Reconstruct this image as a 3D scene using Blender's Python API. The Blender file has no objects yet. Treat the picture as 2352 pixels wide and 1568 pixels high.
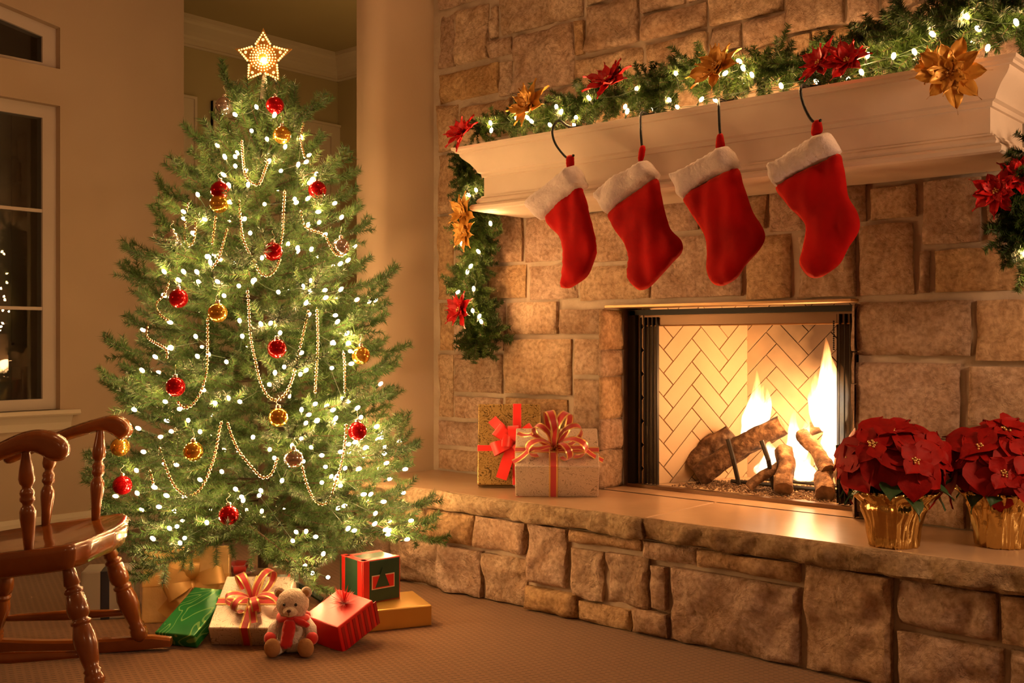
import bpy, bmesh, math, random
import numpy as np
from mathutils import Vector, Matrix, noise
from mathutils.geometry import delaunay_2d_cdt

R = random.Random(7)
S = bpy.context.scene
COL = S.collection
PI = math.pi

# ------------------------------------------------------------------ camera, light, exposure
FPX, CX, CY, CAMH = 2421.0, 1176.0, 784.0, 1.10
YAW = math.radians(41.3)
FW = Vector((-math.sin(YAW), math.cos(YAW), 0))
RT = Vector((math.cos(YAW), math.sin(YAW), 0))
cam_d = bpy.data.cameras.new('camera')
cam = bpy.data.objects.new('camera', cam_d)
COL.objects.link(cam)
cam.location = (0, 0, CAMH)
cam.rotation_euler = (PI / 2, 0, YAW)
cam_d.sensor_width = 36.0
cam_d.lens = 36.0 * FPX / 2352.0
cam_d.clip_start = 0.05
S.camera = cam

S.view_settings.view_transform = 'Standard'
S.view_settings.look = 'None'
S.view_settings.gamma = 1.0
S.view_settings.use_curve_mapping = False
S.view_settings.exposure = 0.0
S.cycles.diffuse_bounces = 3
S.cycles.max_bounces = 9
S.cycles.transparent_max_bounces = 14
S.cycles.caustics_refractive = False

W = bpy.data.worlds.new('night')
S.world = W
W.use_nodes = True
W.node_tree.nodes['Background'].inputs[0].default_value = (0.012, 0.010, 0.012, 1)
W.node_tree.nodes['Background'].inputs[1].default_value = 0.3

WARM = (1.0, 0.55, 0.25)
FIRE = (1.0, 0.48, 0.17)


def lamp(name, loc, power, color, radius):
    d = bpy.data.lights.new(name, 'POINT')
    d.energy = power
    d.color = color
    d.shadow_soft_size = radius
    o = bpy.data.objects.new(name, d)
    o.location = loc
    COL.objects.link(o)
    return o


lamp('room_lamp', (1.6, -1.6, 2.3), 15, (1.0, 0.56, 0.27), 0.25)
lamp('upper_wall_fill', (-2.4, 2.2, 3.75), 20, (1.0, 0.56, 0.27), 0.12)  # unseen fill light added to brighten the upper stone courses
lamp('corner_lamp', (-4.6, -1.6, 2.0), 24, (1.0, 0.55, 0.25), 0.25)
lamp('side_lamp', (0.25, 3.05, 1.6), 74, (1.0, 0.60, 0.32), 0.15)
lamp('hall_lamp', (-4.7, 4.6, 2.3), 7, (1.0, 0.60, 0.20), 0.2)
lamp('fire_glow', (-2.05, 4.34, 0.80), 16, FIRE, 0.10)
lamp('fire_glow_front', (-1.98, 4.12, 0.86), 19, FIRE, 0.08)
BULB_STRENGTH = 270.0
GARLAND_STRENGTH = 330.0
FLAME_STRENGTH = 7.5


# ------------------------------------------------------------------ helpers
def ray(px, py):
    return FW + RT * ((px - CX) / FPX) + Vector((0, 0, -(py - CY) / FPX))


def at(px, py, X=None, Y=None, Z=None, D=None):
    """the point of the place seen at a photograph pixel, on a plane of constant X, Y, Z or depth"""
    r = ray(px, py)
    if X is not None:
        t = X / r.x
    elif Y is not None:
        t = Y / r.y
    elif Z is not None:
        t = (Z - CAMH) / r.z
    else:
        t = D
    return Vector((0, 0, CAMH)) + r * t


class MB:
    def __init__(self):
        self.v, self.f, self.m = [], [], []

    def add(self, vs, fs, mi=0, M=None):
        b = len(self.v)
        if M is None:
            self.v.extend(tuple(x) for x in vs)
        else:
            self.v.extend(tuple(M @ Vector(x)) for x in vs)
        self.f.extend(tuple(b + i for i in q) for q in fs)
        self.m.extend([mi] * len(fs))

    def box(self, x0, x1, y0, y1, z0, z1, mi=0, M=None):
        vs = [(x, y, z) for x in (x0, x1) for y in (y0, y1) for z in (z0, z1)]
        fs = [(0, 1, 3, 2), (4, 6, 7, 5), (0, 4, 5, 1), (2, 3, 7, 6), (0, 2, 6, 4), (1, 5, 7, 3)]
        self.add(vs, fs, mi, M)

    def prism(self, poly, axis, a, b, mi=0, M=None):
        """polygon (2D) extruded along an axis from a to b"""
        n = len(poly)

        def P(p, h):
            return (h, p[0], p[1]) if axis == 'x' else ((p[0], h, p[1]) if axis == 'y' else (p[0], p[1], h))
        vs = [P(p, a) for p in poly] + [P(p, b) for p in poly]
        fs = [tuple(range(n))[::-1], tuple(range(n, 2 * n))]
        fs += [(i, (i + 1) % n, n + (i + 1) % n, n + i) for i in range(n)]
        self.add(vs, fs, mi, M)

    def tube(self, path, rad, n=8, mi=0, caps=True, M=None, flat=1.0):
        path = [Vector(p) for p in path]
        k = len(path)
        if not hasattr(rad, '__len__'):
            rad = [rad] * k
        vs, fs = [], []
        up = Vector((0, 0, 1))
        prev = None
        for i, p in enumerate(path):
            t = (path[min(i + 1, k - 1)] - path[max(i - 1, 0)]).normalized()
            if prev is None:
                s = t.cross(up)
                if s.length < 1e-3:
                    s = t.cross(Vector((1, 0, 0)))
            else:
                s = prev - t * prev.dot(t)
            s.normalize()
            prev = s
            u = s.cross(t)
            for j in range(n):
                a = 2 * PI * j / n
                vs.append(p + s * (math.cos(a) * rad[i]) + u * (math.sin(a) * rad[i] * flat))
        for i in range(k - 1):
            for j in range(n):
                a, b = i * n + j, i * n + (j + 1) % n
                fs.append((a, b, b + n, a + n))
        if caps:
            fs.append(tuple(range(n))[::-1])
            fs.append(tuple(range((k - 1) * n, k * n)))
        self.add(vs, fs, mi, M)

    def lathe(self, prof, n=24, mi=0, M=None, wob=None):
        """profile [(r, z)] turned about z"""
        vs, fs = [], []
        for i, (r, z) in enumerate(prof):
            for j in range(n):
                a = 2 * PI * j / n
                rr = r * (wob(a, i, z) if wob else 1.0)
                vs.append((rr * math.cos(a), rr * math.sin(a), z))
        for i in range(len(prof) - 1):
            for j in range(n):
                a, b = i * n + j, i * n + (j + 1) % n
                fs.append((a, b, b + n, a + n))
        if prof[0][0] > 1e-6:
            fs.append(tuple(range(n))[::-1])
        if prof[-1][0] > 1e-6:
            fs.append(tuple(range((len(prof) - 1) * n, len(prof) * n)))
        self.add(vs, fs, mi, M)

    def ball(self, c, r, nu=14, nv=9, mi=0, M=None):
        if not hasattr(r, '__len__'):
            r = (r, r, r)
        vs = [(0, 0, -1)]
        for i in range(1, nv):
            th = PI * i / nv
            for j in range(nu):
                a = 2 * PI * j / nu
                vs.append((math.sin(th) * math.cos(a), math.sin(th) * math.sin(a), -math.cos(th)))
        vs.append((0, 0, 1))
        fs = [(0, 1 + (j + 1) % nu, 1 + j) for j in range(nu)]
        for i in range(nv - 2):
            for j in range(nu):
                a, b = 1 + i * nu + j, 1 + i * nu + (j + 1) % nu
                fs.append((a, b, b + nu, a + nu))
        top = len(vs) - 1
        o = 1 + (nv - 2) * nu
        fs += [(o + j, o + (j + 1) % nu, top) for j in range(nu)]
        vs = [(c[0] + x * r[0], c[1] + y * r[1], c[2] + z * r[2]) for x, y, z in vs]
        self.add(vs, fs, mi, M)

    def strip(self, pts, wid, cols, mis, M=None):
        """a ribbon: points, width vectors, column positions (-1..1) and a material per column gap"""
        n = len(cols)
        vs, fs, ms = [], [], []
        for p, w in zip(pts, wid):
            for c in cols:
                vs.append(Vector(p) + Vector(w) * c)
        for i in range(len(pts) - 1):
            for j in range(n - 1):
                a = i * n + j
                fs.append((a, a + 1, a + n + 1, a + n))
                ms.append(mis[j])
        b = len(self.v)
        for v in vs:
            self.v.append(tuple(M @ v) if M else tuple(v))
        self.f.extend(tuple(b + i for i in q) for q in fs)
        self.m.extend(ms)

    def mesh(self, name, mats, smooth=False, auto=None):
        me = bpy.data.meshes.new(name)
        me.from_pydata(self.v, [], self.f)
        if not isinstance(mats, (list, tuple)):
            mats = [mats]
        for m in mats:
            me.materials.append(m)
        if len(mats) > 1:
            me.polygons.foreach_set('material_index', self.m)
        if smooth:
            me.polygons.foreach_set('use_smooth', [True] * len(me.polygons))
            if auto:
                me.set_sharp_from_angle(angle=math.radians(auto))
        me.update()
        return me

    def build(self, name, mats, parent=None, smooth=False, auto=None, kind=None, label=None, world=False, me=None):
        return put(name, me or self.mesh(name, mats, smooth, auto), parent, kind, label, world)


def put(name, me, parent=None, kind=None, label=None, world=False):
    o = bpy.data.objects.new(name, me)
    COL.objects.link(o)
    if parent is not None:
        o.parent = parent
        if world and parent.type == 'EMPTY':
            o.matrix_parent_inverse = parent.matrix_basis.inverted()
    if kind:
        o['kind'] = kind
    if label:
        o['label'] = label
    return o


def tag(o, label, cat, group=None, kind=None):
    o['label'] = label
    o['category'] = cat
    if group:
        o['group'] = group
    if kind:
        o['kind'] = kind
    return o


def thing(name, label, cat, loc=(0, 0, 0), M=None, group=None):
    o = bpy.data.objects.new(name, None)
    o.empty_display_size = 0.05
    COL.objects.link(o)
    o.matrix_basis = M if M is not None else Matrix.Translation(loc)
    return tag(o, label, cat, group)


def bevel(me, w, seg=2):
    bm = bmesh.new()
    bm.from_mesh(me)
    bmesh.ops.bevel(bm, geom=bm.edges[:], offset=w, segments=seg, affect='EDGES', profile=0.5)
    bm.to_mesh(me)
    bm.free()
    return me


def curve(pts, n):
    """Catmull-Rom through points"""
    pts = [Vector(p) for p in pts]
    P = [pts[0] * 2 - pts[1]] + pts + [pts[-1] * 2 - pts[-2]]
    out = []
    k = len(pts) - 1
    for i in range(n):
        s = i / (n - 1) * k
        j = min(int(s), k - 1)
        t = s - j
        a, b, c, d = P[j], P[j + 1], P[j + 2], P[j + 3]
        out.append(0.5 * ((2 * b) + (c - a) * t + (2 * a - 5 * b + 4 * c - d) * t * t + (3 * b - a - 3 * c + d) * t ** 3))
    return out


def closed_curve(pts, n):
    k = len(pts)
    pts = [Vector(p) for p in pts]
    out = []
    for i in range(n):
        s = i / n * k
        j = int(s) % k
        t = s - int(s)
        a, b, c, d = pts[j - 1], pts[j], pts[(j + 1) % k], pts[(j + 2) % k]
        out.append(0.5 * ((2 * b) + (c - a) * t + (2 * a - 5 * b + 4 * c - d) * t * t + (3 * b - a - 3 * c + d) * t ** 3))
    return out


def pillow(outline, thick, step, fn, bump=0.0, seed=0, power=0.5, reach=None):
    """a padded shape: 2D outline, its two faces swelling by up to thick/2; fn maps (u, v, w) to the place"""
    pts = [Vector((p[0], p[1])) for p in outline]
    A = np.array([[p.x, p.y] for p in pts])
    B = np.roll(A, -1, axis=0)

    def dist(q):
        d = B - A
        t = np.clip(((q - A) * d).sum(1) / np.maximum((d * d).sum(1), 1e-12), 0, 1)
        return np.sqrt((((A + d * t[:, None]) - q) ** 2).sum(1)).min()

    def inside(q):
        c = False
        for (x0, y0), (x1, y1) in zip(A, B):
            if (y0 > q[1]) != (y1 > q[1]) and q[0] < (x1 - x0) * (q[1] - y0) / (y1 - y0) + x0:
                c = not c
        return c
    lo, hi = A.min(0), A.max(0)
    inner = []
    y = lo[1] + step / 2
    row = 0
    while y < hi[1]:
        x = lo[0] + step * (0.5 if row % 2 else 0.1)
        while x < hi[0]:
            q = np.array([x, y])
            if inside(q) and dist(q) > step * 0.45:
                inner.append(Vector((x, y)))
            x += step
        y += step * 0.87
        row += 1
    n = len(pts)
    vs, _, fs, *_r = delaunay_2d_cdt(pts + inner, [(i, (i + 1) % n) for i in range(n)], [], 1, 1e-7)
    ds = np.array([dist(np.array([v.x, v.y])) for v in vs])
    dm = reach or max(ds.max(), 1e-6)
    mb = MB()
    front, back = [], []
    for v, d in zip(vs, ds):
        h = thick / 2 * max(0.0, 1 - (1 - min(d / dm, 1)) ** 2) ** power
        if bump:
            h *= 1 + bump * noise.noise(Vector((v.x * 17 + seed, v.y * 9, seed)))
        front.append(fn(v.x, v.y, h))
        back.append(fn(v.x, v.y, -h))
    k = len(front)
    edge = [d < 1e-6 for d in ds]
    mb.v = [tuple(p) for p in front] + [tuple(p) for p in back]
    for f in fs:
        mb.f.append(tuple(f))
        mb.f.append(tuple(i if edge[i] else i + k for i in reversed(f)))
    mb.m = [0] * len(mb.f)
    return mb


# ------------------------------------------------------------------ materials
def mat(name, color, rough=0.6, metal=0.0, var=None, scale=8.0, bump=0.0, bscale=30.0, sheen=0.0, coat=0.0, trans=0.0, rand=0.0,
        emit=None, estr=0.0, detail=4.0, spec=0.5, sheen_tint=None, coords='Object', thin=0.0):
    m = bpy.data.materials.new(name)
    m.use_nodes = True
    nt = m.node_tree
    b = nt.nodes['Principled BSDF']
    b.inputs['Base Color'].default_value = (*color, 1)
    b.inputs['Roughness'].default_value = rough
    b.inputs['Metallic'].default_value = metal
    b.inputs['Specular IOR Level'].default_value = spec
    b.inputs['Sheen Weight'].default_value = sheen
    if sheen_tint:
        b.inputs['Sheen Tint'].default_value = (*sheen_tint, 1)
        b.inputs['Sheen Roughness'].default_value = 0.4
    b.inputs['Coat Weight'].default_value = coat
    b.inputs['Coat Roughness'].default_value = 0.08
    b.inputs['Transmission Weight'].default_value = trans
    if emit:
        b.inputs['Emission Color'].default_value = (*emit, 1)
        b.inputs['Emission Strength'].default_value = estr
    tc = nt.nodes.new('ShaderNodeTexCoord')
    colout = None
    if var:
        nz = nt.nodes.new('ShaderNodeTexNoise')
        nz.inputs['Scale'].default_value = scale
        nz.inputs['Detail'].default_value = detail
        nt.links.new(tc.outputs[coords], nz.inputs['Vector'])
        rp = nt.nodes.new('ShaderNodeValToRGB')
        cols = [color] + list(var)
        el = rp.color_ramp.elements
        el[0].position, el[1].position = 0.3, 0.7
        el[0].color = (*cols[0], 1)
        el[1].color = (*cols[-1], 1)
        if len(cols) == 3:
            e = el.new(0.5)
            e.color = (*cols[1], 1)
        nt.links.new(nz.outputs['Fac'], rp.inputs['Fac'])
        colout = rp.outputs['Color']
    if rand:
        oi = nt.nodes.new('ShaderNodeObjectInfo')
        hs = nt.nodes.new('ShaderNodeHueSaturation')
        mr = nt.nodes.new('ShaderNodeMapRange')
        mr.inputs['To Min'].default_value = 1 - rand
        mr.inputs['To Max'].default_value = 1 + rand
        nt.links.new(oi.outputs['Random'], mr.inputs['Value'])
        nt.links.new(mr.outputs['Result'], hs.inputs['Value'])
        if colout:
            nt.links.new(colout, hs.inputs['Color'])
        else:
            hs.inputs['Color'].default_value = (*color, 1)
        colout = hs.outputs['Color']
    if colout:
        nt.links.new(colout, b.inputs['Base Color'])
    if bump:
        nb = nt.nodes.new('ShaderNodeTexNoise')
        nb.inputs['Scale'].default_value = bscale
        nb.inputs['Detail'].default_value = 6
        nt.links.new(tc.outputs[coords], nb.inputs['Vector'])
        bp = nt.nodes.new('ShaderNodeBump')
        bp.inputs['Strength'].default_value = bump
        bp.inputs['Distance'].default_value = 0.01
        nt.links.new(nb.outputs['Fac'], bp.inputs['Height'])
        nt.links.new(bp.outputs['Normal'], b.inputs['Normal'])
    m['out'] = 1
    return m


def stone_mat(name, ramp, bump=0.85):
    m = bpy.data.materials.new(name)
    m.use_nodes = True
    nt = m.node_tree
    b = nt.nodes['Principled BSDF']
    b.inputs['Roughness'].default_value = 0.9
    b.inputs['Specular IOR Level'].default_value = 0.2
    tc = nt.nodes.new('ShaderNodeTexCoord')
    oi = nt.nodes.new('ShaderNodeObjectInfo')
    rp = nt.nodes.new('ShaderNodeValToRGB')
    el = rp.color_ramp.elements
    el[0].position, el[0].color = 0.0, (*ramp[0], 1)
    el[1].position, el[1].color = 1.0, (*ramp[-1], 1)
    for i, c in enumerate(ramp[1:-1]):
        e = el.new((i + 1) / (len(ramp) - 1))
        e.color = (*c, 1)
    nt.links.new(oi.outputs['Random'], rp.inputs['Fac'])
    n1 = nt.nodes.new('ShaderNodeTexNoise')
    n1.inputs['Scale'].default_value = 5.0
    n1.inputs['Detail'].default_value = 8
    n1.inputs['Roughness'].default_value = 0.7
    nt.links.new(tc.outputs['Object'], n1.inputs['Vector'])
    r2 = nt.nodes.new('ShaderNodeValToRGB')
    r2.color_ramp.elements[0].position, r2.color_ramp.elements[0].color = 0.34, (0.62, 0.52, 0.42, 1)
    r2.color_ramp.elements[1].position, r2.color_ramp.elements[1].color = 0.66, (1.0, 1.0, 1.0, 1)
    nt.links.new(n1.outputs['Fac'], r2.inputs['Fac'])
    mx = nt.nodes.new('ShaderNodeMix')
    mx.data_type = 'RGBA'
    mx.blend_type = 'MULTIPLY'
    mx.inputs[0].default_value = 1.0
    nt.links.new(rp.outputs['Color'], mx.inputs[6])
    nt.links.new(r2.outputs['Color'], mx.inputs[7])
    nt.links.new(mx.outputs[2], b.inputs['Base Color'])
    prev = None
    for (sc_n, det, rgh, dist) in ((11.0, 6, 0.6, 0.05), (46.0, 9, 0.68, 0.018)):
        n2 = nt.nodes.new('ShaderNodeTexNoise')
        n2.inputs['Scale'].default_value = sc_n
        n2.inputs['Detail'].default_value = det
        n2.inputs['Roughness'].default_value = rgh
        n2.inputs['Distortion'].default_value = 0.6
        nt.links.new(tc.outputs['Object'], n2.inputs['Vector'])
        bp = nt.nodes.new('ShaderNodeBump')
        bp.inputs['Strength'].default_value = bump
        bp.inputs['Distance'].default_value = dist
        nt.links.new(n2.outputs['Fac'], bp.inputs['Height'])
        if prev:
            nt.links.new(prev.outputs['Normal'], bp.inputs['Normal'])
        prev = bp
    nt.links.new(prev.outputs['Normal'], b.inputs['Normal'])
    n3 = nt.nodes.new('ShaderNodeTexNoise')
    n3.inputs['Scale'].default_value = 55.0
    n3.inputs['Detail'].default_value = 5
    nt.links.new(tc.outputs['Object'], n3.inputs['Vector'])
    r3 = nt.nodes.new('ShaderNodeValToRGB')
    r3.color_ramp.elements[0].position, r3.color_ramp.elements[0].color = 0.30, (0.78, 0.71, 0.64, 1)
    r3.color_ramp.elements[1].position, r3.color_ramp.elements[1].color = 0.60, (1.25, 1.22, 1.2, 1)
    nt.links.new(n3.outputs['Fac'], r3.inputs['Fac'])
    m3 = nt.nodes.new('ShaderNodeMix')
    m3.data_type = 'RGBA'
    m3.blend_type = 'MULTIPLY'
    m3.inputs[0].default_value = 1.0
    nt.links.new(mx.outputs[2], m3.inputs[6])
    nt.links.new(r3.outputs['Color'], m3.inputs[7])
    nt.links.new(m3.outputs[2], b.inputs['Base Color'])
    return m


STONE = stone_mat('limestone', [(0.62, 0.47, 0.34), (0.55, 0.41, 0.34), (0.58, 0.39, 0.20), (0.64, 0.50, 0.38), (0.48, 0.35, 0.26), (0.60, 0.45, 0.36), (0.55, 0.37, 0.20)])
MORTAR = mat('mortar', (0.46, 0.36, 0.27), 0.95, var=[(0.37, 0.28, 0.205)], scale=9, bump=0.5, bscale=40)
PLASTER = mat('plaster_paint', (0.50, 0.37, 0.25), 0.85, var=[(0.47, 0.35, 0.24)], scale=1.6, bump=0.06, bscale=60)
HALLPAINT = mat('hall_paint', (0.46, 0.38, 0.20), 0.85, var=[(0.44, 0.36, 0.19)], scale=2)
TRIM = mat('trim_paint', (0.66, 0.56, 0.42), 0.5)
WINFRAME = mat('window_paint', (0.55, 0.45, 0.37), 0.5)
MANTEL = mat('cast_stone', (0.66, 0.53, 0.42), 0.7, var=[(0.60, 0.48, 0.38)], scale=6, bump=0.08, bscale=50)
BLACK = mat('black_iron', (0.012, 0.011, 0.010), 0.45, 0.6)
SOOT = mat('soot_metal', (0.03, 0.024, 0.02), 0.55, 0.3)
BRASS = mat('brushed_brass', (0.42, 0.25, 0.12), 0.4, 0.9)
WOOD = mat('maple_wood', (0.25, 0.066, 0.007), 0.26, var=[(0.15, 0.036, 0.004)], scale=7, coat=0.8, detail=6)
NEEDLE = mat('pine_needles', (0.034, 0.085, 0.022), 0.42, var=[(0.075, 0.145, 0.032)], scale=9, rand=0.25, spec=0.35)
GNEEDLE = mat('garland_needles', (0.018, 0.042, 0.006), 0.5, var=[(0.040, 0.076, 0.009)], scale=9, rand=0.3, spec=0.3)
BARK = mat('brown_stem', (0.08, 0.045, 0.022), 0.9, var=[(0.05, 0.03, 0.015)], scale=20)
BULB = mat('lit_bulb', (1, 0.8, 0.5), 0.3, emit=(1.0, 0.56, 0.22), estr=BULB_STRENGTH)
GBULB = mat('garland_bulb', (1, 0.8, 0.5), 0.3, emit=(1.0, 0.56, 0.22), estr=GARLAND_STRENGTH)
WIRE = mat('green_wire', (0.012, 0.03, 0.012), 0.5)
REDBALL = mat('red_glass', (0.55, 0.006, 0.010), 0.12, 0.75)
GOLDBALL = mat('gold_glass', (0.78, 0.40, 0.06), 0.12, 0.9)
SILVBALL = mat('silver_glass', (0.62, 0.52, 0.46), 0.10, 0.95)
CAPM = mat('silver_cap', (0.8, 0.72, 0.6), 0.25, 1.0)
BEAD = mat('gold_bead', (0.85, 0.63, 0.36), 0.16, 1.0)
VELVET = mat('red_velvet', (0.42, 0.004, 0.004), 0.85, sheen=0.7, sheen_tint=(1.0, 0.10, 0.05), bump=0.1, bscale=90, var=[(0.26, 0.002, 0.002)], scale=7, spec=0.1)
PLUSH = mat('white_plush', (0.66, 0.54, 0.52), 0.95, sheen=0.5, sheen_tint=(1, 0.9, 0.85), var=[(0.50, 0.40, 0.39)], scale=22, bump=0.45, bscale=90, spec=0.1)
SILKRED = mat('red_silk', (0.58, 0.008, 0.008), 0.5, spec=0.3, var=[(0.40, 0.005, 0.007)], scale=12)
SILKGOLD = mat('gold_silk', (0.72, 0.36, 0.06), 0.42, 0.35, var=[(0.58, 0.27, 0.04)], scale=14)
BRACT = mat('red_bract', (0.34, 0.004, 0.003), 0.6, spec=0.2, var=[(0.22, 0.002, 0.002)], scale=16, bump=0.2, bscale=40)
LEAFG = mat('dark_leaf', (0.025, 0.065, 0.020), 0.45, var=[(0.04, 0.09, 0.03)], scale=12)
FOIL = mat('gold_foil', (0.74, 0.52, 0.19), 0.14, 1.0, bump=0.35, bscale=22)
SOIL = mat('soil', (0.03, 0.02, 0.014), 0.95)
GOLDLAME = mat('gold_edge', (0.78, 0.52, 0.20), 0.3, 0.7)
REDRIB = mat('red_ribbon', (0.46, 0.008, 0.010), 0.45, sheen=0.4)
REDSHEER = mat('red_organza', (0.80, 0.012, 0.008), 0.4, sheen=0.6)
GOLDRIB = mat('gold_organza', (0.70, 0.42, 0.14), 0.4, 0.3)
DARKRIB = mat('dark_ribbon', (0.02, 0.02, 0.03), 0.4)


def damask(name, base, ink, metal, rough, scale=9.0, thr=0.1, sharp=0.03):
    """wrapping paper with a scrolling print"""
    m = mat(name, base, rough, metal)
    nt = m.node_tree
    b = nt.nodes['Principled BSDF']
    tc = nt.nodes.new('ShaderNodeTexCoord')
    n = nt.nodes.new('ShaderNodeTexNoise')
    n.inputs['Scale'].default_value = scale
    n.inputs['Detail'].default_value = 1.0
    n.inputs['Distortion'].default_value = 2.2
    nt.links.new(tc.outputs['Object'], n.inputs['Vector'])
    w = nt.nodes.new('ShaderNodeMath')
    w.operation = 'MULTIPLY'
    w.inputs[1].default_value = 34.0
    nt.links.new(n.outputs['Fac'], w.inputs[0])
    s = nt.nodes.new('ShaderNodeMath')
    s.operation = 'SINE'
    nt.links.new(w.outputs[0], s.inputs[0])
    r = nt.nodes.new('ShaderNodeValToRGB')
    r.color_ramp.elements[0].position = 0.5 + thr
    r.color_ramp.elements[0].color = (*base, 1)
    r.color_ramp.elements[1].position = 0.5 + thr + sharp
    r.color_ramp.elements[1].color = (*ink, 1)
    nt.links.new(s.outputs[0], r.inputs['Fac'])
    nt.links.new(r.outputs['Color'], b.inputs['Base Color'])
    return m


WRAPGOLD = damask('gold_damask_paper', (0.40, 0.25, 0.08), (0.12, 0.07, 0.018), 0.5, 0.38, 19, 0.28)
WRAPSILV = damask('silver_scroll_paper', (0.62, 0.52, 0.44), (0.33, 0.26, 0.20), 0.45, 0.36, 17, 0.42)
WRAPGREEN = damask('green_swirl_paper', (0.02, 0.20, 0.045), (0.16, 0.40, 0.10), 0.25, 0.22, 5, 0.30)
WRAPPLAIN = mat('gold_paper', (0.62, 0.35, 0.08), 0.30, 0.7, var=[(0.55, 0.30, 0.065)], scale=6)
WRAPCREAM = mat('gold_tissue_paper', (0.80, 0.55, 0.24), 0.34, 0.35, var=[(0.68, 0.44, 0.17)], scale=9, bump=0.5, bscale=14)
WRAPGREY = mat('grey_paper', (0.30, 0.25, 0.20), 0.5)
WRAPRED = mat('red_paper', (0.62, 0.010, 0.010), 0.35)
WRAPDKRED = mat('dark_red_stripe', (0.34, 0.006, 0.008), 0.4)
WRAPPINE = mat('dark_green_paper', (0.022, 0.060, 0.034), 0.3, var=[(0.03, 0.075, 0.04)], scale=20)
REDBAND = mat('red_band', (0.62, 0.022, 0.015), 0.4)
CREAMLINE = mat('cream_line', (0.75, 0.55, 0.38), 0.5)


# ------------------------------------------------------------------ room shell
XL, YS, YB = -5.76, 3.80, 3.826        # left wall, stone face, mortar face
RX, RYB, CEIL = 2.6, -3.0, 3.9          # right wall, wall behind the camera, ceiling


def structure(name, mb, m, parent=None, smooth=False):
    return mb.build(name, m, parent, smooth=smooth, kind=None if parent else 'structure')


# carpet
def carpet_mat():
    m = mat('carpet', (0.16, 0.09, 0.045), 0.95, spec=0.1, sheen=0.15)
    nt = m.node_tree
    b = nt.nodes['Principled BSDF']
    tc = nt.nodes.new('ShaderNodeTexCoord')
    mp = nt.nodes.new('ShaderNodeMapping')
    mp.inputs['Rotation'].default_value = (0, 0, math.radians(-28))
    nt.links.new(tc.outputs['Object'], mp.inputs['Vector'])
    br = nt.nodes.new('ShaderNodeTexBrick')
    br.offset = 0.5
    br.inputs['Scale'].default_value = 1.0
    br.inputs['Brick Width'].default_value = 0.032
    br.inputs['Row Height'].default_value = 0.018
    br.inputs['Mortar Size'].default_value = 0.0075
    br.inputs['Mortar Smooth'].default_value = 0.25
    br.inputs['Color1'].default_value = (0.060, 0.027, 0.011, 1)
    br.inputs['Color2'].default_value = (0.078, 0.036, 0.014, 1)
    br.inputs['Mortar'].default_value = (0.185, 0.086, 0.034, 1)
    nt.links.new(mp.outputs['Vector'], br.inputs['Vector'])
    nz = nt.nodes.new('ShaderNodeTexNoise')
    nz.inputs['Scale'].default_value = 60
    nz.inputs['Detail'].default_value = 3
    nt.links.new(tc.outputs['Object'], nz.inputs['Vector'])
    mx = nt.nodes.new('ShaderNodeMix')
    mx.data_type = 'RGBA'
    mx.blend_type = 'MIX'
    mr = nt.nodes.new('ShaderNodeMapRange')
    mr.inputs['From Min'].default_value = 0.42
    mr.inputs['From Max'].default_value = 0.62
    mr.inputs['To Max'].default_value = 0.45
    nt.links.new(nz.outputs['Fac'], mr.inputs['Value'])
    nt.links.new(mr.outputs['Result'], mx.inputs[0])
    nt.links.new(br.outputs['Color'], mx.inputs[6])
    mx.inputs[7].default_value = (0.16, 0.074, 0.030, 1)
    nt.links.new(mx.outputs[2], b.inputs['Base Color'])
    bp = nt.nodes.new('ShaderNodeBump')
    bp.inputs['Strength'].default_value = 0.6
    bp.inputs['Distance'].default_value = 0.004
    nt.links.new(br.outputs['Fac'], bp.inputs['Height'])
    nt.links.new(bp.outputs['Normal'], b.inputs['Normal'])
    return m


mb = MB()
mb.box(-7.0, RX + 0.2, RYB - 0.2, 5.6, -0.12, 0.0)
structure('floor', mb, carpet_mat())
mb = MB()
mb.box(-6.2, RX + 0.2, RYB - 0.2, 4.1, CEIL, CEIL + 0.12)
structure('ceiling', mb, PLASTER)
mb = MB()
mb.box(RX, RX + 0.2, RYB, 4.1, 0, CEIL)
structure('wall_right', mb, PLASTER)
mb = MB()
mb.box(-5.96, RX, RYB - 0.2, RYB, 0, CEIL)
structure('wall_back', mb, PLASTER)

# left wall with its two window openings
WY0, WY1, WZ0, WZ1 = 1.50, 2.747, 0.722, 2.410
UZ0, UZR, USL = 2.615, 2.846, 0.19
XO = XL - 0.20
mb = MB()
for (a, b, c, d) in ((RYB, WY0, 0, CEIL), (WY1, 3.517, 0, CEIL), (WY0, WY1, 0, WZ0), (WY0, WY1, WZ1, UZ0)):
    mb.box(XO, XL, a, b, c, d)
mb.prism([(WY0, UZR + USL * (WY1 - WY0)), (WY1, UZR), (WY1, CEIL), (WY0, CEIL)], 'x', XO, XL)
wall_left = structure('wall_left', mb, PLASTER)

GLASS = bpy.data.materials.new('window_glass')
GLASS.use_nodes = True
nt = GLASS.node_tree
for n in list(nt.nodes):
    if n.type != 'OUTPUT_MATERIAL':
        nt.nodes.remove(n)
gl = nt.nodes.new('ShaderNodeBsdfGlossy')
gl.inputs['Roughness'].default_value = 0.0
tr = nt.nodes.new('ShaderNodeBsdfTransparent')
tr.inputs['Color'].default_value = (0.75, 0.78, 0.8, 1)
fr = nt.nodes.new('ShaderNodeFresnel')
fr.inputs['IOR'].default_value = 1.5
mu = nt.nodes.new('ShaderNodeMath')
mu.operation = 'MULTIPLY'
mu.use_clamp = True
mu.inputs[1].default_value = 1.1
ms = nt.nodes.new('ShaderNodeMixShader')
nt.links.new(fr.outputs[0], mu.inputs[0])
nt.links.new(mu.outputs[0], ms.inputs[0])
nt.links.new(tr.outputs[0], ms.inputs[1])
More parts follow.
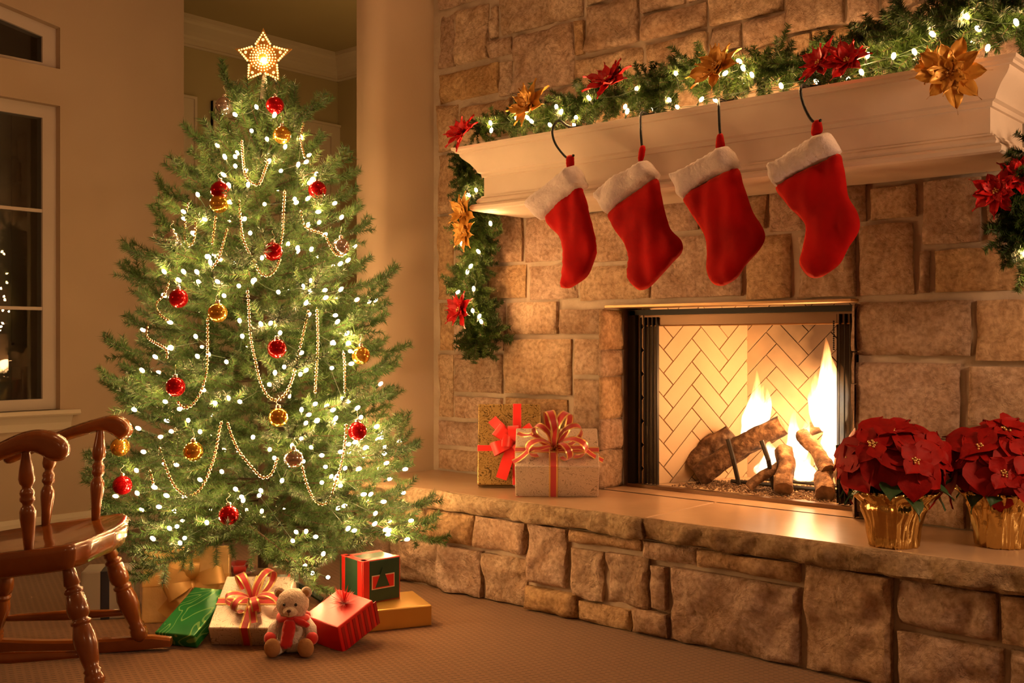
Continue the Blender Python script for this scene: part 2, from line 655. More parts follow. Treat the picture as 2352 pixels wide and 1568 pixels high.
nt.links.new(gl.outputs[0], ms.inputs[2])
nt.links.new(ms.outputs[0], nt.nodes['Material Output'].inputs[0])

XF0, XF1 = XL - 0.12, XL - 0.05     # window frame depth range


def flat_bar(mb, poly_out, poly_in, x0, x1):
    n = len(poly_out)
    for i in range(n):
        j = (i + 1) % n
        mb.prism([poly_out[i], poly_out[j], poly_in[j], poly_in[i]], 'x', x0, x1)


win = bpy.data.objects.new('window_1', None)
COL.objects.link(win)
win['kind'] = 'structure'
mb = MB()
o_ = [(WY0, WZ0), (WY1, WZ0), (WY1, WZ1), (WY0, WZ1)]
i_ = [(WY0 + .07, WZ0 + .06), (WY1 - .075, WZ0 + .06), (WY1 - .075, WZ1 - .07), (WY0 + .07, WZ1 - .07)]
flat_bar(mb, o_, i_, XF0, XF1)
mb.build('window_frame', WINFRAME, win)
for zz in (at(54, 482, X=XL - .09).z, at(54, 708, X=XL - .09).z):
    mb = MB()
    mb.box(XF0 + .03, XF1 - .004, WY0 + .07, WY1 - .075, zz - .009, zz + .009)
    mb.build('muntin', WINFRAME, win)
zs = [WZ0 + .06, at(54, 708, X=XL - .09).z, at(54, 482, X=XL - .09).z, WZ1 - .07]
for k in range(3):
    mb = MB()
    mb.box(XL - .070, XL - .066, WY0 + .06, WY1 - .065, zs[k] + .0, zs[k + 1] - .0)
    mb.build('pane', GLASS, win)
win2 = bpy.data.objects.new('window_2', None)
COL.objects.link(win2)
win2['kind'] = 'structure'
o_ = [(WY0, UZ0), (WY1, UZ0), (WY1, UZR), (WY0, UZR + USL * (WY1 - WY0))]
i_ = [(WY0 + .07, UZ0 + .03), (WY1 - .075, UZ0 + .03), (WY1 - .075, UZR - .055), (WY0 + .07, UZR + USL * (WY1 - WY0) - .07)]
mb = MB()
flat_bar(mb, o_, i_, XF0, XF1)
mb.build('window_frame', WINFRAME, win2)
mb = MB()
mb.prism(i_, 'x', XL - .070, XL - .066)
mb.build('pane', GLASS, win2)
# sill and apron
mb = MB()
prof = [(XL - .07, WZ0 - .03), (XL + .055, WZ0 - .03), (XL + .062, WZ0 - .02), (XL + .055, WZ0), (XL - .07, WZ0)]
mb.prism(prof, 'y', WY0 - .08, WY1 + .09)
prof = [(XL, WZ0 - .11), (XL + .012, WZ0 - .11), (XL + .02, WZ0 - .07), (XL + .04, WZ0 - .03), (XL, WZ0 - .03)]
mb.prism(prof, 'y', WY0 - .06, WY1 + .055)
structure('trim_1', mb, TRIM)
mb = MB()
prof = [(XL, 0), (XL + .016, 0), (XL + .016, .115), (XL + .008, .14), (XL, .14)]
mb.prism(prof, 'y', RYB, 3.517)
structure('baseboard_left', mb, TRIM)

# outlet plate
t = thing('wall_outlet', 'cream outlet plate low on the plaster wall behind the rocking chair', 'outlet', at(207, 1052, X=XL))
p = at(207, 1052, X=XL)
mb = MB()
mb.box(XL, XL + .006, p.y - .036, p.y + .036, p.z - .058, p.z + .058)
me = bevel(mb.mesh('plate', TRIM), .003)
put('cover_plate', me, t, world=True)
for dz in (-.024, .024):
    mb = MB()
    mb.box(XL + .005, XL + .009, p.y - .016, p.y + .016, p.z + dz - .014, p.z + dz + .014)
    mb.build('socket', WINFRAME, t, world=True)

# hall behind the opening
HX, HY, HC = -6.4, 5.24, 3.29
mb = MB()
mb.box(HX - .15, HX, 2.4, HY + .15, 0, HC)
structure('wall_hall_far', mb, HALLPAINT)
mb = MB()
mb.box(HX, -3.9, HY, HY + .15, 0, HC)
structure('wall_hall_right', mb, HALLPAINT)
mb = MB()
mb.box(HX - .15, -3.9, 3.517, HY + .15, HC, HC + .1)
mb.box(-5.96, -3.9, 3.517, 3.60, HC, CEIL)
mb.box(HX - .15, -5.96, 2.4, 3.517, HC, HC + .1)
structure('ceiling_hall', mb, HALLPAINT)
mb = MB()
mb.box(HX - .15, -5.96, 2.3, 2.4, 0, HC)
structure('wall_hall_left', mb, HALLPAINT)
crown = [(0, 0), (.13, 0), (.13, -.03), (.115, -.04), (.105, -.055), (.06, -.09), (.035, -.115), (.03, -.13), (.018, -.14), (.018, -.165), (.024, -.175), (.012, -.185), (0, -.185)]
mb = MB()
mb.prism([(HX + a, HC + b) for a, b in crown], 'y', 2.4, HY)
mb.prism([(HY - a, HC + b) for a, b in crown], 'x', HX, -4.1)
structure('trim_2', mb, TRIM)
mb = MB()
mb.box(HX, -4.1, HY - .016, HY, 0, .14)
structure('baseboard_hall', mb, TRIM)


def hall_door(n, y0, y1, ztop, seam):
    d = bpy.data.objects.new('door_%d' % n, None)
    COL.objects.link(d)
    d['kind'] = 'structure'
    mb = MB()
    w = .10
    for (a, b, c, e) in ((y0, y0 + w, 0, ztop), (y1 - w, y1, 0, ztop), (y0 + w, y1 - w, ztop - w, ztop)):
        mb.box(HX, HX + .028, a, b, c, e)
        s = .018
        mb.box(HX, HX + .038, a, b if b - a > .3 else (a + s if a == y0 else b), c, e) if False else None
    mb.box(HX + .0, HX + .04, y0, y0 + .018, 0, ztop)
    mb.box(HX + .0, HX + .04, y1 - .018, y1, 0, ztop)
    mb.box(HX + .0, HX + .04, y0 + .018, y1 - .018, ztop - .018, ztop)
    mb.build('door_frame', TRIM, d)
    edges = [y0 + w] + ([(y0 + y1) / 2] if seam else []) + [y1 - w]
    for a, b in zip(edges[:-1], edges[1:]):
        mb = MB()
        mb.box(HX, HX + .012, a + .003, b - .003, .01, ztop - w - .003)
        leaf = mb.build('door_leaf', TRIM, d)
        for (z0, z1) in ((.22, .95), (1.08, ztop - w - .14)):
            mb = MB()
            e = .012
            for (p0, p1, q0, q1) in ((a + .1, b - .1, z0, z0 + e), (a + .1, b - .1, z1 - e, z1), (a + .1, a + .1 + e, z0, z1), (b - .1 - e, b - .1, z0, z1)):
                mb.box(HX + .011, HX + .022, p0, p1, q0, q1)
            mb.build('door_panel', TRIM, leaf)


d1a, d1b = at(484, 240, X=HX), at(780, 290, X=HX)
hall_door(1, d1a.y, d1b.y, d1b.z, True)
d0b = at(446, 230, X=HX)
hall_door(2, 2.55, d0b.y, d1b.z, False)

# plaster return between the hall opening and the fireplace
XS = -3.9
mb = MB()
arc = [(XS - .095 + .095 * math.cos(k * PI / 24), 3.515 - .095 * math.sin(k * PI / 24)) for k in range(13)]
mb.prism([(XS, HY)] + arc + [(-4.03, 3.42), (-4.03, HY)], 'z', 0, CEIL)
me = mb.mesh('wall_return', PLASTER, True, 30)
put('wall_return', me, None, 'structure')

# ------------------------------------------------------------------ fireplace wall of stone
OX0, OX1, OZ = -2.79, -1.651, 1.249     # firebox opening
mb = MB()
mb.box(XS, OX0 - .02, YB, 4.1, 0, CEIL)
mb.box(OX1 + .02, RX, YB, 4.1, 0, CEIL)
mb.box(OX0 - .02, OX1 + .02, YB, 4.1, OZ + .012, CEIL)
mb.box(OX0 - .02, OX1 + .02, YB, 4.0, 0, .42)
wall_fire = structure('wall_fireplace', mb, MORTAR)


def stone_grid(nu, nv, fn, seed, du, dv, rough=0.012, proud=0.0, back=0.06, edge=0.014, dents=True):
    """a rock-faced block: fn(u, v, d) gives the place for a face position and a height d over the face plane"""
    mb = MB()
    sv = Vector((seed * 3.7, seed * 1.3, seed * 0.7))
    idx = {}

    def jit(a, k):
        return noise.noise(Vector((a * 9.0 + seed * 5.1, k * 7.3, seed))) * 0.006

    for i in range(nu + 1):
        for j in range(nv + 1):
            u, v = i / nu * du, j / nv * dv
            e = min(u, du - u, v, dv - v)
            uu = u + (jit(v, 1) if i == 0 else (jit(v, 2) if i == nu else 0))
            vv = v + (jit(u, 3) if j == 0 else (jit(u, 4) if j == nv else 0))
            q = Vector((u, v, 0)) * 6.0 + sv
            h = noise.fractal(q, 1.0, 2.0, 4) * rough
            rdg = abs(noise.noise(q * 1.4 + Vector((9, 2, 1))))
            h += (rdg - 0.25) * rough * 1.3
            fall = max(0.0, 1 - e / edge) ** 2 * 0.011
            cut = max(0.0, noise.noise(q * 0.7 + Vector((3, 8, 5))) - 0.1) * 0.03 * max(0.0, 1 - e / 0.05) if dents else 0
            idx[i, j] = len(mb.v)
            mb.v.append(tuple(fn(uu, vv, proud + h - fall - cut)))
    for i in range(nu):
        for j in range(nv):
            mb.f.append((idx[i, j], idx[i + 1, j], idx[i + 1, j + 1], idx[i, j + 1]))
    ring = [(i, 0) for i in range(nu)] + [(nu, j) for j in range(nv)] + [(i, nv) for i in range(nu, 0, -1)] + [(0, j) for j in range(nv, 0, -1)]
    b0 = len(mb.v)
    for (i, j) in ring:
        mb.v.append(tuple(fn(i / nu * du, j / nv * dv, -back)))
    n = len(ring)
    for k in range(n):
        a, b = idx[ring[k]], idx[ring[(k + 1) % n]]
        mb.f.append((b, a, b0 + k, b0 + (k + 1) % n))
    mb.m = [0] * len(mb.f)
    return mb


stone_seed = [0]


def wall_stone(x0, x1, z0, z1, yf, parent, m=STONE, rough=0.011, proud=None, gap=0.005, res=0.02, name='stone', back=0.05):
    stone_seed[0] += 1
    du, dv = x1 - x0 - 2 * gap, z1 - z0 - 2 * gap
    if du < .01 or dv < .01:
        return
    pr = R.uniform(-.004, .012) if proud is None else proud
    tilt = R.uniform(-.012, .012) / max(du, .1)
    tv = R.uniform(-.02, .004)
    mb = stone_grid(max(4, min(34, int(du / res))), max(4, min(24, int(dv / res))),
                    lambda u, v, d: (x0 + gap + u, yf - d - (tilt * (u - du / 2) if d > -.04 else 0) - (tv * (v - dv / 2) if d > -.04 else 0), z0 + gap + v),
                    stone_seed[0] * 1.37, du, dv, rough, pr, back)
    return mb.build(name, m, parent, smooth=True, auto=50)


# the stones as the photograph shows them: left, right edge and top, bottom edge read at column xm
WALL = [
    # upper courses
    (1003, 1138, 1012, -70, 22), (1143, 1335, 1145, -20, 84), (1003, 1040, 1012, 30, 158), (1042, 1117, 1045, 24, 150), (1120, 1140, 1122, 14, 90),
    (1118, 1171, 1120, 92, 136), (1175, 1313, 1178, 80, 218), (1003, 1142, 1015, 168, 238), (1144, 1172, 1146, 142, 224), (1316, 1339, 1318, 46, 128),
    (1342, 1464, 1345, 14, 122), (1316, 1472, 1320, 134, 200), (1476, 1622, 1478, 100, 166), (1468, 1619, 1470, 36, 94), (1342, 1464, 1345, -70, 12),
    (1468, 1570, 1470, -40, 32), (1573, 1719, 1575, -60, 6), (1623, 1798, 1626, -8, 62), (1626, 1700, 1628, 64, 122), (1703, 1806, 1705, 48, 122),
    (1801, 1938, 1803, -20, 80), (1941, 2016, 1943, -30, 57), (1809, 1862, 1810, 82, 132), (1865, 2014, 1866, 70, 140), (2019, 2180, 2020, 24, 130),
    (2019, 2110, 2020, -60, 20), (2113, 2345, 2115, -50, 0), (2184, 2345, 2186, -10, 80), (2349, 2500, 2350, -60, 60),
    (1003, 1047, 1010, 242, 350), (1050, 1172, 1052, 246, 330), (1175, 1313, 1178, 222, 300), (1316, 1472, 1320, 204, 290), (1476, 1622, 1478, 170, 260),
    (1625, 1806, 1626, 126, 230), (1809, 2014, 1812, 136, 220), (2018, 2345, 2020, 134, 220), (1003, 1090, 1010, 354, 492),
    (1003, 1036, 1010, 496, 690), (1040, 1122, 1042, 496, 606), (1040, 1116, 1042, 610, 690),
    # below the shelf
    (1126, 1196, 1130, 492, 606), (1200, 1322, 1205, 490, 604), (1120, 1203, 1124, 610, 688), (1210, 1322, 1213, 609, 690), (1326, 1450, 1330, 488, 606),
    (1326, 1488, 1330, 611, 692), (1454, 1600, 1456, 470, 540), (1603, 1758, 1605, 455, 538), (1762, 1850, 1764, 440, 536), (1854, 1988, 1856, 432, 520),
    (1493, 1702, 1496, 545, 688), (1708, 1813, 1710, 541, 688), (1829, 1964, 1832, 540, 684), (1454, 1490, 1456, 545, 608), (1992, 2104, 1994, 430, 508),
    (1968, 2096, 1970, 516, 682), (2115, 2251, 2117, 414, 566), (2261, 2400, 2263, 400, 558), (2106, 2133, 2108, 574, 676), (2141, 2420, 2143, 572, 674),
    (1966, 2229, 1968, 692, 818), (2237, 2450, 2239, 686, 830), (1968, 2204, 1970, 828, 998), (2219, 2450, 2221, 838, 978), (1968, 2104, 1970, 1004, 1180),
    (2108, 2216, 2110, 1004, 1213), (2222, 2450, 2225, 988, 1225),
    # beside the firebox
    (1003, 1036, 1010, 694, 806), (1040, 1156, 1042, 694, 806), (1160, 1278, 1164, 694, 770), (1283, 1403, 1286, 709, 768), (1003, 1036, 1010, 812, 958),
    (1041, 1150, 1045, 811, 902), (1155, 1308, 1158, 777, 904), (1316, 1403, 1319, 776, 862), (1313, 1403, 1316, 868, 990), (1041, 1150, 1045, 908, 960),
    (1155, 1300, 1158, 910, 990), (1003, 1100, 1010, 964, 1022), (1104, 1240, 1108, 965, 1090), (1003, 1100, 1010, 1028, 1078), (1244, 1372, 1247, 996, 1095),
    (1376, 1403, 1378, 995, 1112), (1283, 1404, 1286, 694, 705),
]
for (a, b, xm, yt, yb) in WALL:
    X0 = at(a, 784, Y=YS).x
    X1 = at(b, 784, Y=YS).x
    z1 = at(xm, yt, Y=YS).z
    z0 = at(xm, yb, Y=YS).z
    X0 = max(X0, XS + .002)
    if OX0 - .12 < X1 < OX0 + .1 and z0 < OZ:
        X1 = OX0 - .01
    if OX1 - .08 < X0 < OX1 + .1 and z0 < OZ:
        X0 = OX1 + .012
    if OX0 < X1 and X0 < OX1 and z0 < OZ + .02 and z1 > OZ:
        z0 = OZ + .016
    upper = yt < 300
    wall_stone(X0, X1, max(z0, .442), min(z1, CEIL - .002), YS, wall_fire, rough=0.021 if upper else 0.011, res=.015 if upper else .018, proud=None if upper else R.uniform(-.003, .006), back=.046)
# left jamb of the opening: stone reveals
zz = .442
for h in (.17, .14, .19, .12, .18):
    stone_seed[0] += 1
    z1 = min(zz + h, OZ)
    mbj = stone_grid(6, 8, lambda u, v, d, zz=zz: (OX0 + d, 3.786 + u, zz + .002 + v), stone_seed[0] * 1.9, .175, z1 - zz - .004, .010, .0, .02, .012, False)
    mbj.build('stone', STONE, wall_fire, smooth=True)
    mbj = stone_grid(6, 8, lambda u, v, d, zz=zz: (OX1 - d, 3.961 - u, zz + .002 + v), stone_seed[0] * 2.9, .175, z1 - zz - .004, .010, .0, .02, .012, False)
    mbj.build('stone', STONE, wall_fire, smooth=True)
    zz = z1

# ------------------------------------------------------------------ raised hearth
HZ, HYF, HYS = 0.44, 3.285, 3.25
HEARTHTOP = mat('honed_slab', (0.52, 0.35, 0.22), 0.27, var=[(0.45, 0.29, 0.175)], scale=4, bump=0.05, bscale=14, detail=6)
SLABEDGE = stone_mat('rough_slab_edge', [(0.55, 0.42, 0.27), (0.50, 0.37, 0.24)], 1.0)
hearth = thing('raised_hearth', 'raised stone hearth running along the fireplace wall, honed slabs on top', 'hearth', (-1.5, 3.5, 0))
mb = MB()
mb.box(XS + .002, RX - .1, 3.32, YB - .002, 0, .355)
mb.build('core', MORTAR, hearth, world=True)
xs = [XS + .002, at(1480, 1189, Z=HZ).x, -0.35, 1.1, RX - .1]
for i in range(4):
    a, b = xs[i] + .003, xs[i + 1] - .003
    if i == 0:
        parts = [(a, -2.86), (-2.857, b)]
    else:
        parts = [(a, b)]
    mb = MB()
    mb.box(a, b, HYS + .045, YS + .02, .366, HZ)
    me = bevel(mb.mesh('slab', HEARTHTOP), .004)
    sl = put('slab', me, hearth, world=True)
    stone_seed[0] += 1
    n = max(10, int((b - a) / .016))
    mbe = stone_grid(min(n, 120), 6, lambda u, v, d, a=a: (a + u, HYS + .012 - d, .362 + v), stone_seed[0] * 1.7, b - a, HZ - .362 - .0005, .030, .006, .05, .010)
    mbe.build('rough_edge', SLABEDGE, sl, smooth=True, auto=55)
# hearth tile joint seen before the firebox
mb = MB()
mb.box(OX0 - .05, OX1 + .05, YS + .0, 4.0, .425, HZ)
mb.build('threshold', HEARTHTOP, hearth, world=True)

FRONT = [
    (975, 1083, 1080, 1176, 1256), (860, 972, 970, 1160, 1236), (1088, 1203, 1090, 1178, 1258), (1209, 1297, 1212, 1192, 1338), (1304, 1466, 1306, 1204, 1246),
    (1304, 1380, 1306, 1256, 1372), (1386, 1487, 1388, 1266, 1388), (1490, 1528, 1492, 1296, 1398), (1470, 1594, 1472, 1234, 1284), (1598, 1834, 1600, 1252, 1304),
    (1534, 1834, 1537, 1300, 1476), (1842, 2048, 1845, 1292, 1545), (2058, 2290, 2060, 1326, 1438), (2058, 2304, 2060, 1446, 1640), (2298, 2500, 2300, 1362, 1480),
    (2312, 2560, 2314, 1490, 1720), (1206, 1322, 1209, 1343, 1402), (1325, 1447, 1328, 1378, 1430), (1450, 1531, 1453, 1394, 1458), (1106, 1203, 1108, 1268, 1385),
    (1002, 1102, 1005, 1248, 1360), (890, 998, 895, 1232, 1340), (780, 886, 785, 1215, 1320), (2508, 2800, 2510, 1390, 1560), (1842, 2048, 1845, 1550, 1620),
    (2564, 2900, 2566, 1570, 1900), (780, 856, 785, 1146, 1212),
]
for (a, b, xm, yt, yb) in FRONT:
    X0, X1 = at(a, 784, Y=HYF).x, at(b, 784, Y=HYF).x
    z1, z0 = at(xm, yt, Y=HYF).z, at(xm, yb, Y=HYF).z
    X0 = max(X0, XS + .002)
    z0 = 0.002 if z0 < .035 else z0
    o = wall_stone(X0, min(X1, RX - .1), z0, min(z1, .357), HYF, hearth, rough=0.022, res=.014, back=.036)
    if o:
        o.matrix_parent_inverse = hearth.matrix_basis.inverted()
# the hearth goes on to the right beyond the frame
xx = at(2900, 784, Y=HYF).x

# ------------------------------------------------------------------ firebox
fb = thing('fireplace_insert', 'built-in firebox with herringbone brick lining and black screen curtains', 'fireplace', (-2.2, 4.0, .44))
FBY0, FBY1 = 3.985, 4.56
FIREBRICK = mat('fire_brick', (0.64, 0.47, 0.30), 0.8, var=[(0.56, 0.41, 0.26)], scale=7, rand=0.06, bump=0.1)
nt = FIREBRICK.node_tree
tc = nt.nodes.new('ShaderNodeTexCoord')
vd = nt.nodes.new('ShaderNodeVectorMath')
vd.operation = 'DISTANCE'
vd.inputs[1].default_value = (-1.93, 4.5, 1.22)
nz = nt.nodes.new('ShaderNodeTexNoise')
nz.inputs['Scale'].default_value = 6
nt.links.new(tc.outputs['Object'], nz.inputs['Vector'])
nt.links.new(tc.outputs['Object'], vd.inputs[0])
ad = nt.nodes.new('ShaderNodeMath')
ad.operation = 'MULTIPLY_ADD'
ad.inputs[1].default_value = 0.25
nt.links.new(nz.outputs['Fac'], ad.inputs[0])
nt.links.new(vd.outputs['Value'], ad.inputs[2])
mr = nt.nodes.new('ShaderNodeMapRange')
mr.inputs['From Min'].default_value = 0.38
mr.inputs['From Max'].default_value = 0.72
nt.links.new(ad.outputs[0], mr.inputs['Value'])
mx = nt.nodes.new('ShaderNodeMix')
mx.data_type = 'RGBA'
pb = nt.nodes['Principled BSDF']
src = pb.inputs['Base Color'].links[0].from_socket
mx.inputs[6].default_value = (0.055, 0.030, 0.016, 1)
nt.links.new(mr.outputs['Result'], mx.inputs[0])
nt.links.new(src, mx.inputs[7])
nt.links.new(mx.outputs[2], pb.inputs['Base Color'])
FJOINT = mat('fire_joint', (0.40, 0.25, 0.13), 0.9)
FJOINT2 = FJOINT
bl, br_ = Vector((-2.50, FBY1, 0)), Vector((-1.93, FBY1, 0))
fl, frr = Vector((-2.72, FBY0, 0)), Vector((-1.70, FBY0, 0))
FZ0, FZ1 = .45, 1.30


def clip(poly, w, h):
    def half(p, f):
        out = []
        for i in range(len(p)):
            a, b = p[i], p[(i + 1) % len(p)]
            fa, fb_ = f(a), f(b)
            if fa >= 0:
                out.append(a)
            if (fa >= 0) != (fb_ >= 0):
                t_ = fa / (fa - fb_)
                out.append((a[0] + (b[0] - a[0]) * t_, a[1] + (b[1] - a[1]) * t_))
        return out
    for f in (lambda q: q[0], lambda q: w - q[0], lambda q: q[1], lambda q: h - q[1]):
        poly = half(poly, f)
        if len(poly) < 3:
            return []
    return poly


def herringbone(p0, p1, phase, joint=.0034):
    u = (p1 - p0)
    wdt = u.length
    u.normalize()
    nrm = Vector((u.y, -u.x, 0))
    if nrm.dot(Vector((-2.2, 3.0, 0)) - p0) < 0:
        nrm = -nrm
    hgt = FZ1 - FZ0
    bw, n = .076, 3
    c, s = math.cos(PI / 4), math.sin(PI / 4)
    cnt = 0
    for k in range(-60, 60):
        for m_ in range(-12, 12):
            for (x0, y0, x1, y1) in ((k + n * m_, k - n * m_, k + n * m_ + n, k - n * m_ + 1), (k + n * m_ + n - 1, k - n * m_ - n, k + n * m_ + n, k - n * m_)):
                g = joint / 2 / bw
                q = [((x0 + g) * bw, (y0 + g) * bw), ((x1 - g) * bw, (y0 + g) * bw), ((x1 - g) * bw, (y1 - g) * bw), ((x0 + g) * bw, (y1 - g) * bw)]
                q = [(x * c - y * s + phase[0], x * s + y * c + phase[1]) for x, y in q]
                q = clip(q, wdt, hgt)
                if len(q) < 3:
                    continue
                area = abs(sum(q[i][0] * q[(i + 1) % len(q)][1] - q[(i + 1) % len(q)][0] * q[i][1] for i in range(len(q)))) / 2
                if area < 1.5e-4:
                    continue
                cx_ = sum(a for a, _ in q) / len(q)
                cy_ = sum(b for _, b in q) / len(q)
                lift = .012
                mb = MB()
                nn = len(q)
                ins = [(cx_ + (a - cx_) * .985, cy_ + (b - cy_) * .985) for a, b in q]
                mb.v = [tuple(p0 + u * a + nrm * .001 + Vector((0, 0, FZ0 + b))) for a, b in q] + [tuple(p0 + u * a + nrm * lift + Vector((0, 0, FZ0 + b))) for a, b in ins]
                mb.f = [tuple(range(nn, 2 * nn))] + [(i, (i + 1) % nn, nn + (i + 1) % nn, nn + i) for i in range(nn)]
                mb.m = [0] * len(mb.f)
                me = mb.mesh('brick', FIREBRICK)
                bm = bmesh.new()
                bm.from_mesh(me)
                bmesh.ops.recalc_face_normals(bm, faces=bm.faces[:])
                bm.to_mesh(me)
                bm.free()
                put('brick', me, fb, world=True)
                cnt += 1
    return cnt


herringbone(fl, bl, (.17, .02))
herringbone(bl, br_, (.0, .05))
herringbone(br_, frr, (.15, .03))
mb = MB()
th = .03
for (p, q) in ((fl, bl), (bl, br_), (br_, frr)):
    u = (q - p).normalized()
    o = Vector((-u.y, u.x, 0)) * th
    vs = [p, q, q + o, p + o]
    mb.prism([(v.x, v.y) for v in vs], 'z', .42, FZ1 + .02)
mb.build('lining_back', FJOINT, fb, world=True)
mb = MB()
mb.prism([(fl.x - .02, FBY0 - .01), (frr.x + .02, FBY0 - .01), (br_.x + .02, FBY1 + .03), (bl.x - .02, FBY1 + .03)], 'z', .41, .45)
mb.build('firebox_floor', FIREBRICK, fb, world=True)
mb = MB()
mb.prism([(fl.x - .02, FBY0 + .02), (frr.x + .02, FBY0 + .02), (br_.x + .02, FBY1 + .03), (bl.x - .02, FBY1 + .03)], 'z', FZ1 + .001, FZ1 + .03)
mb.build('smoke_shelf', SOOT, fb, world=True)
# metal frame: lintel strip, hood, side posts, sill
mb = MB()
mb.box(OX0 + .0, OX1 - .0, 3.80, 3.99, OZ + .001, OZ + .011)
mb.build('lintel_strip', BRASS, fb, world=True, label='brushed brass strip under the stones')
mb = MB()
mb.box(OX0 + .02, OX1 - .01, 3.965, 3.985, OZ - .03, OZ - .006)
mb.build('top_rail', BLACK, fb, world=True)
HOOD = mat('bronze_hood', (0.16, 0.09, 0.05), 0.35, 0.8)
mb = MB()
mb.prism([(3.99, OZ - .075), (4.03, OZ - .08), (4.03, OZ - .02), (3.99, OZ - .025)], 'x', OX0 + .06, OX1 - .05)
mb.build('hood', HOOD, fb, world=True)
mb = MB()
mb.tube([(OX0 + .06, 3.988, OZ - .078), (OX1 - .05, 3.988, OZ - .078)], .0035, 6)
mb.build('hood_edge', BRASS, fb, world=True)
for (a, b) in ((OX0 + .012, OX0 + .05), (OX1 - .035, OX1 - .008)):
    mb = MB()
    mb.box(a, b, 3.965, 3.99, .45, OZ - .01)
    mb.build('post', BLACK, fb, world=True)
mb = MB()
mb.box(OX0 + .01, OX1 - .01, 3.955, 4.0, HZ - .002, .456)
mb.build('sill_rail', HOOD, fb, world=True)

# screen curtains of fine metal mesh
MESHM = bpy.data.materials.new('screen_mesh')
MESHM.use_nodes = True
nt = MESHM.node_tree
b = nt.nodes['Principled BSDF']
b.inputs['Base Color'].default_value = (0.012, 0.009, 0.007, 1)
b.inputs['Metallic'].default_value = 0.5
b.inputs['Roughness'].default_value = 0.4
tc = nt.nodes.new('ShaderNodeTexCoord')
sp = nt.nodes.new('ShaderNodeSeparateXYZ')
nt.links.new(tc.outputs['UV'], sp.inputs[0])
sines = []
for k, sgn in ((0, 1), (1, -1)):
    a = nt.nodes.new('ShaderNodeMath')
    a.operation = 'MULTIPLY_ADD'
    a.inputs[1].default_value = sgn
    nt.links.new(sp.outputs[0], a.inputs[0])
    nt.links.new(sp.outputs[1], a.inputs[2])
    m2 = nt.nodes.new('ShaderNodeMath')
    m2.operation = 'SINE'
    nt.links.new(a.outputs[0], m2.inputs[0])
    m3 = nt.nodes.new('ShaderNodeMath')
    m3.operation = 'ABSOLUTE'
    nt.links.new(m2.outputs[0], m3.inputs[0])
    sines.append(m3)
mn = nt.nodes.new('ShaderNodeMath')
mn.operation = 'MINIMUM'
nt.links.new(sines[0].outputs[0], mn.inputs[0])
nt.links.new(sines[1].outputs[0], mn.inputs[1])
lt = nt.nodes.new('ShaderNodeMath')
lt.operation = 'LESS_THAN'
lt.inputs[1].default_value = 0.93
nt.links.new(mn.outputs[0], lt.inputs[0])
nt.links.new(lt.outputs[0], b.inputs['Alpha'])


def curtain(x0, x1, folds):
    n = folds * 8
    mb = MB()
    uv = []
    zs_ = [OZ - .04, 1.0, .75, .458]
    slen = 0
    pts = []
    for i in range(n + 1):
        s = i / n
        x = x0 + (x1 - x0) * s
        y = 3.988 + .016 * math.sin(s * folds * 2 * PI)
        if pts:
            slen += math.hypot(x - pts[-1][0], y - pts[-1][1])
        pts.append((x, y, slen))
    for z in zs_:
        for (x, y, l) in pts:
            mb.v.append((x, y, z))
            uv.append((l * 500, z * 500))
    for k in range(len(zs_) - 1):
        for i in range(n):
            a = k * (n + 1) + i
            mb.f.append((a, a + 1, a + n + 2, a + n + 1))
    mb.m = [0] * len(mb.f)
    me = mb.mesh('screen', MESHM, True)
    ul = me.uv_layers.new(name='UVMap')
    for lp in me.loops:
        ul.data[lp.index].uv = uv[lp.vertex_index]
    put('screen_curtain', me, fb, world=True)


curtain(OX0 + .055, OX0 + .165, 5)
curtain(OX1 - .14, OX1 - .03, 5)
mb = MB()
for k in range(14):
    z = OZ - .07 - k * .0085
    mb.ball((OX1 - .145, 3.972, z), .0042, 6, 4)
mb.build('pull_chain', BLACK, fb, world=True)

# gravel bed, a heap of grains nobody would count
GRAVEL = mat('ember_gravel', (0.22, 0.13, 0.07), 0.9, var=[(0.10, 0.055, 0.03), (0.34, 0.22, 0.13)], scale=60)
mb = MB()
for _ in range(2600):
    y = R.uniform(4.02, 4.42)
    k = (y - FBY0) / (FBY1 - FBY0)
    x = R.uniform(fl.x + (bl.x - fl.x) * k + .12, frr.x + (br_.x - frr.x) * k - .02)
    rr = R.uniform(.004, .008)
    if R.random() < .25 + .9 * max(0, 1 - abs(y - 4.2) / .25):
        z = .45 + rr * .6 + R.uniform(0, .012) * max(0, 1 - abs(y - 4.2) / .2)
        a = R.uniform(0, 6)
        M = Matrix.Translation((x, y, z)) @ Matrix.Rotation(a, 4, 'Z') @ Matrix.Diagonal((rr * R.uniform(.8, 1.5), rr, rr * .7, 1))
        mb.add([(1, 0, 0), (-1, 0, 0), (0, 1, 0), (0, -1, 0), (0, 0, 1), (0, 0, -1)],
               [(0, 2, 4), (2, 1, 4), (1, 3, 4), (3, 0, 4), (2, 0, 5), (1, 2, 5), (3, 1, 5), (0, 3, 5)], 0, M)
o = mb.build('gravel', GRAVEL)
tag(o, 'bed of dark gravel under the burning logs', 'gravel', kind='stuff')

# logs
LOG = mat('log_bark', (0.05, 0.026, 0.014), 0.9, var=[(0.14, 0.07, 0.035), (0.36, 0.22, 0.12)], scale=26, bump=1.0, bscale=45, detail=8)
LOGEND = mat('log_end', (0.24, 0.14, 0.075), 0.9, var=[(0.10, 0.05, 0.03)], scale=30)


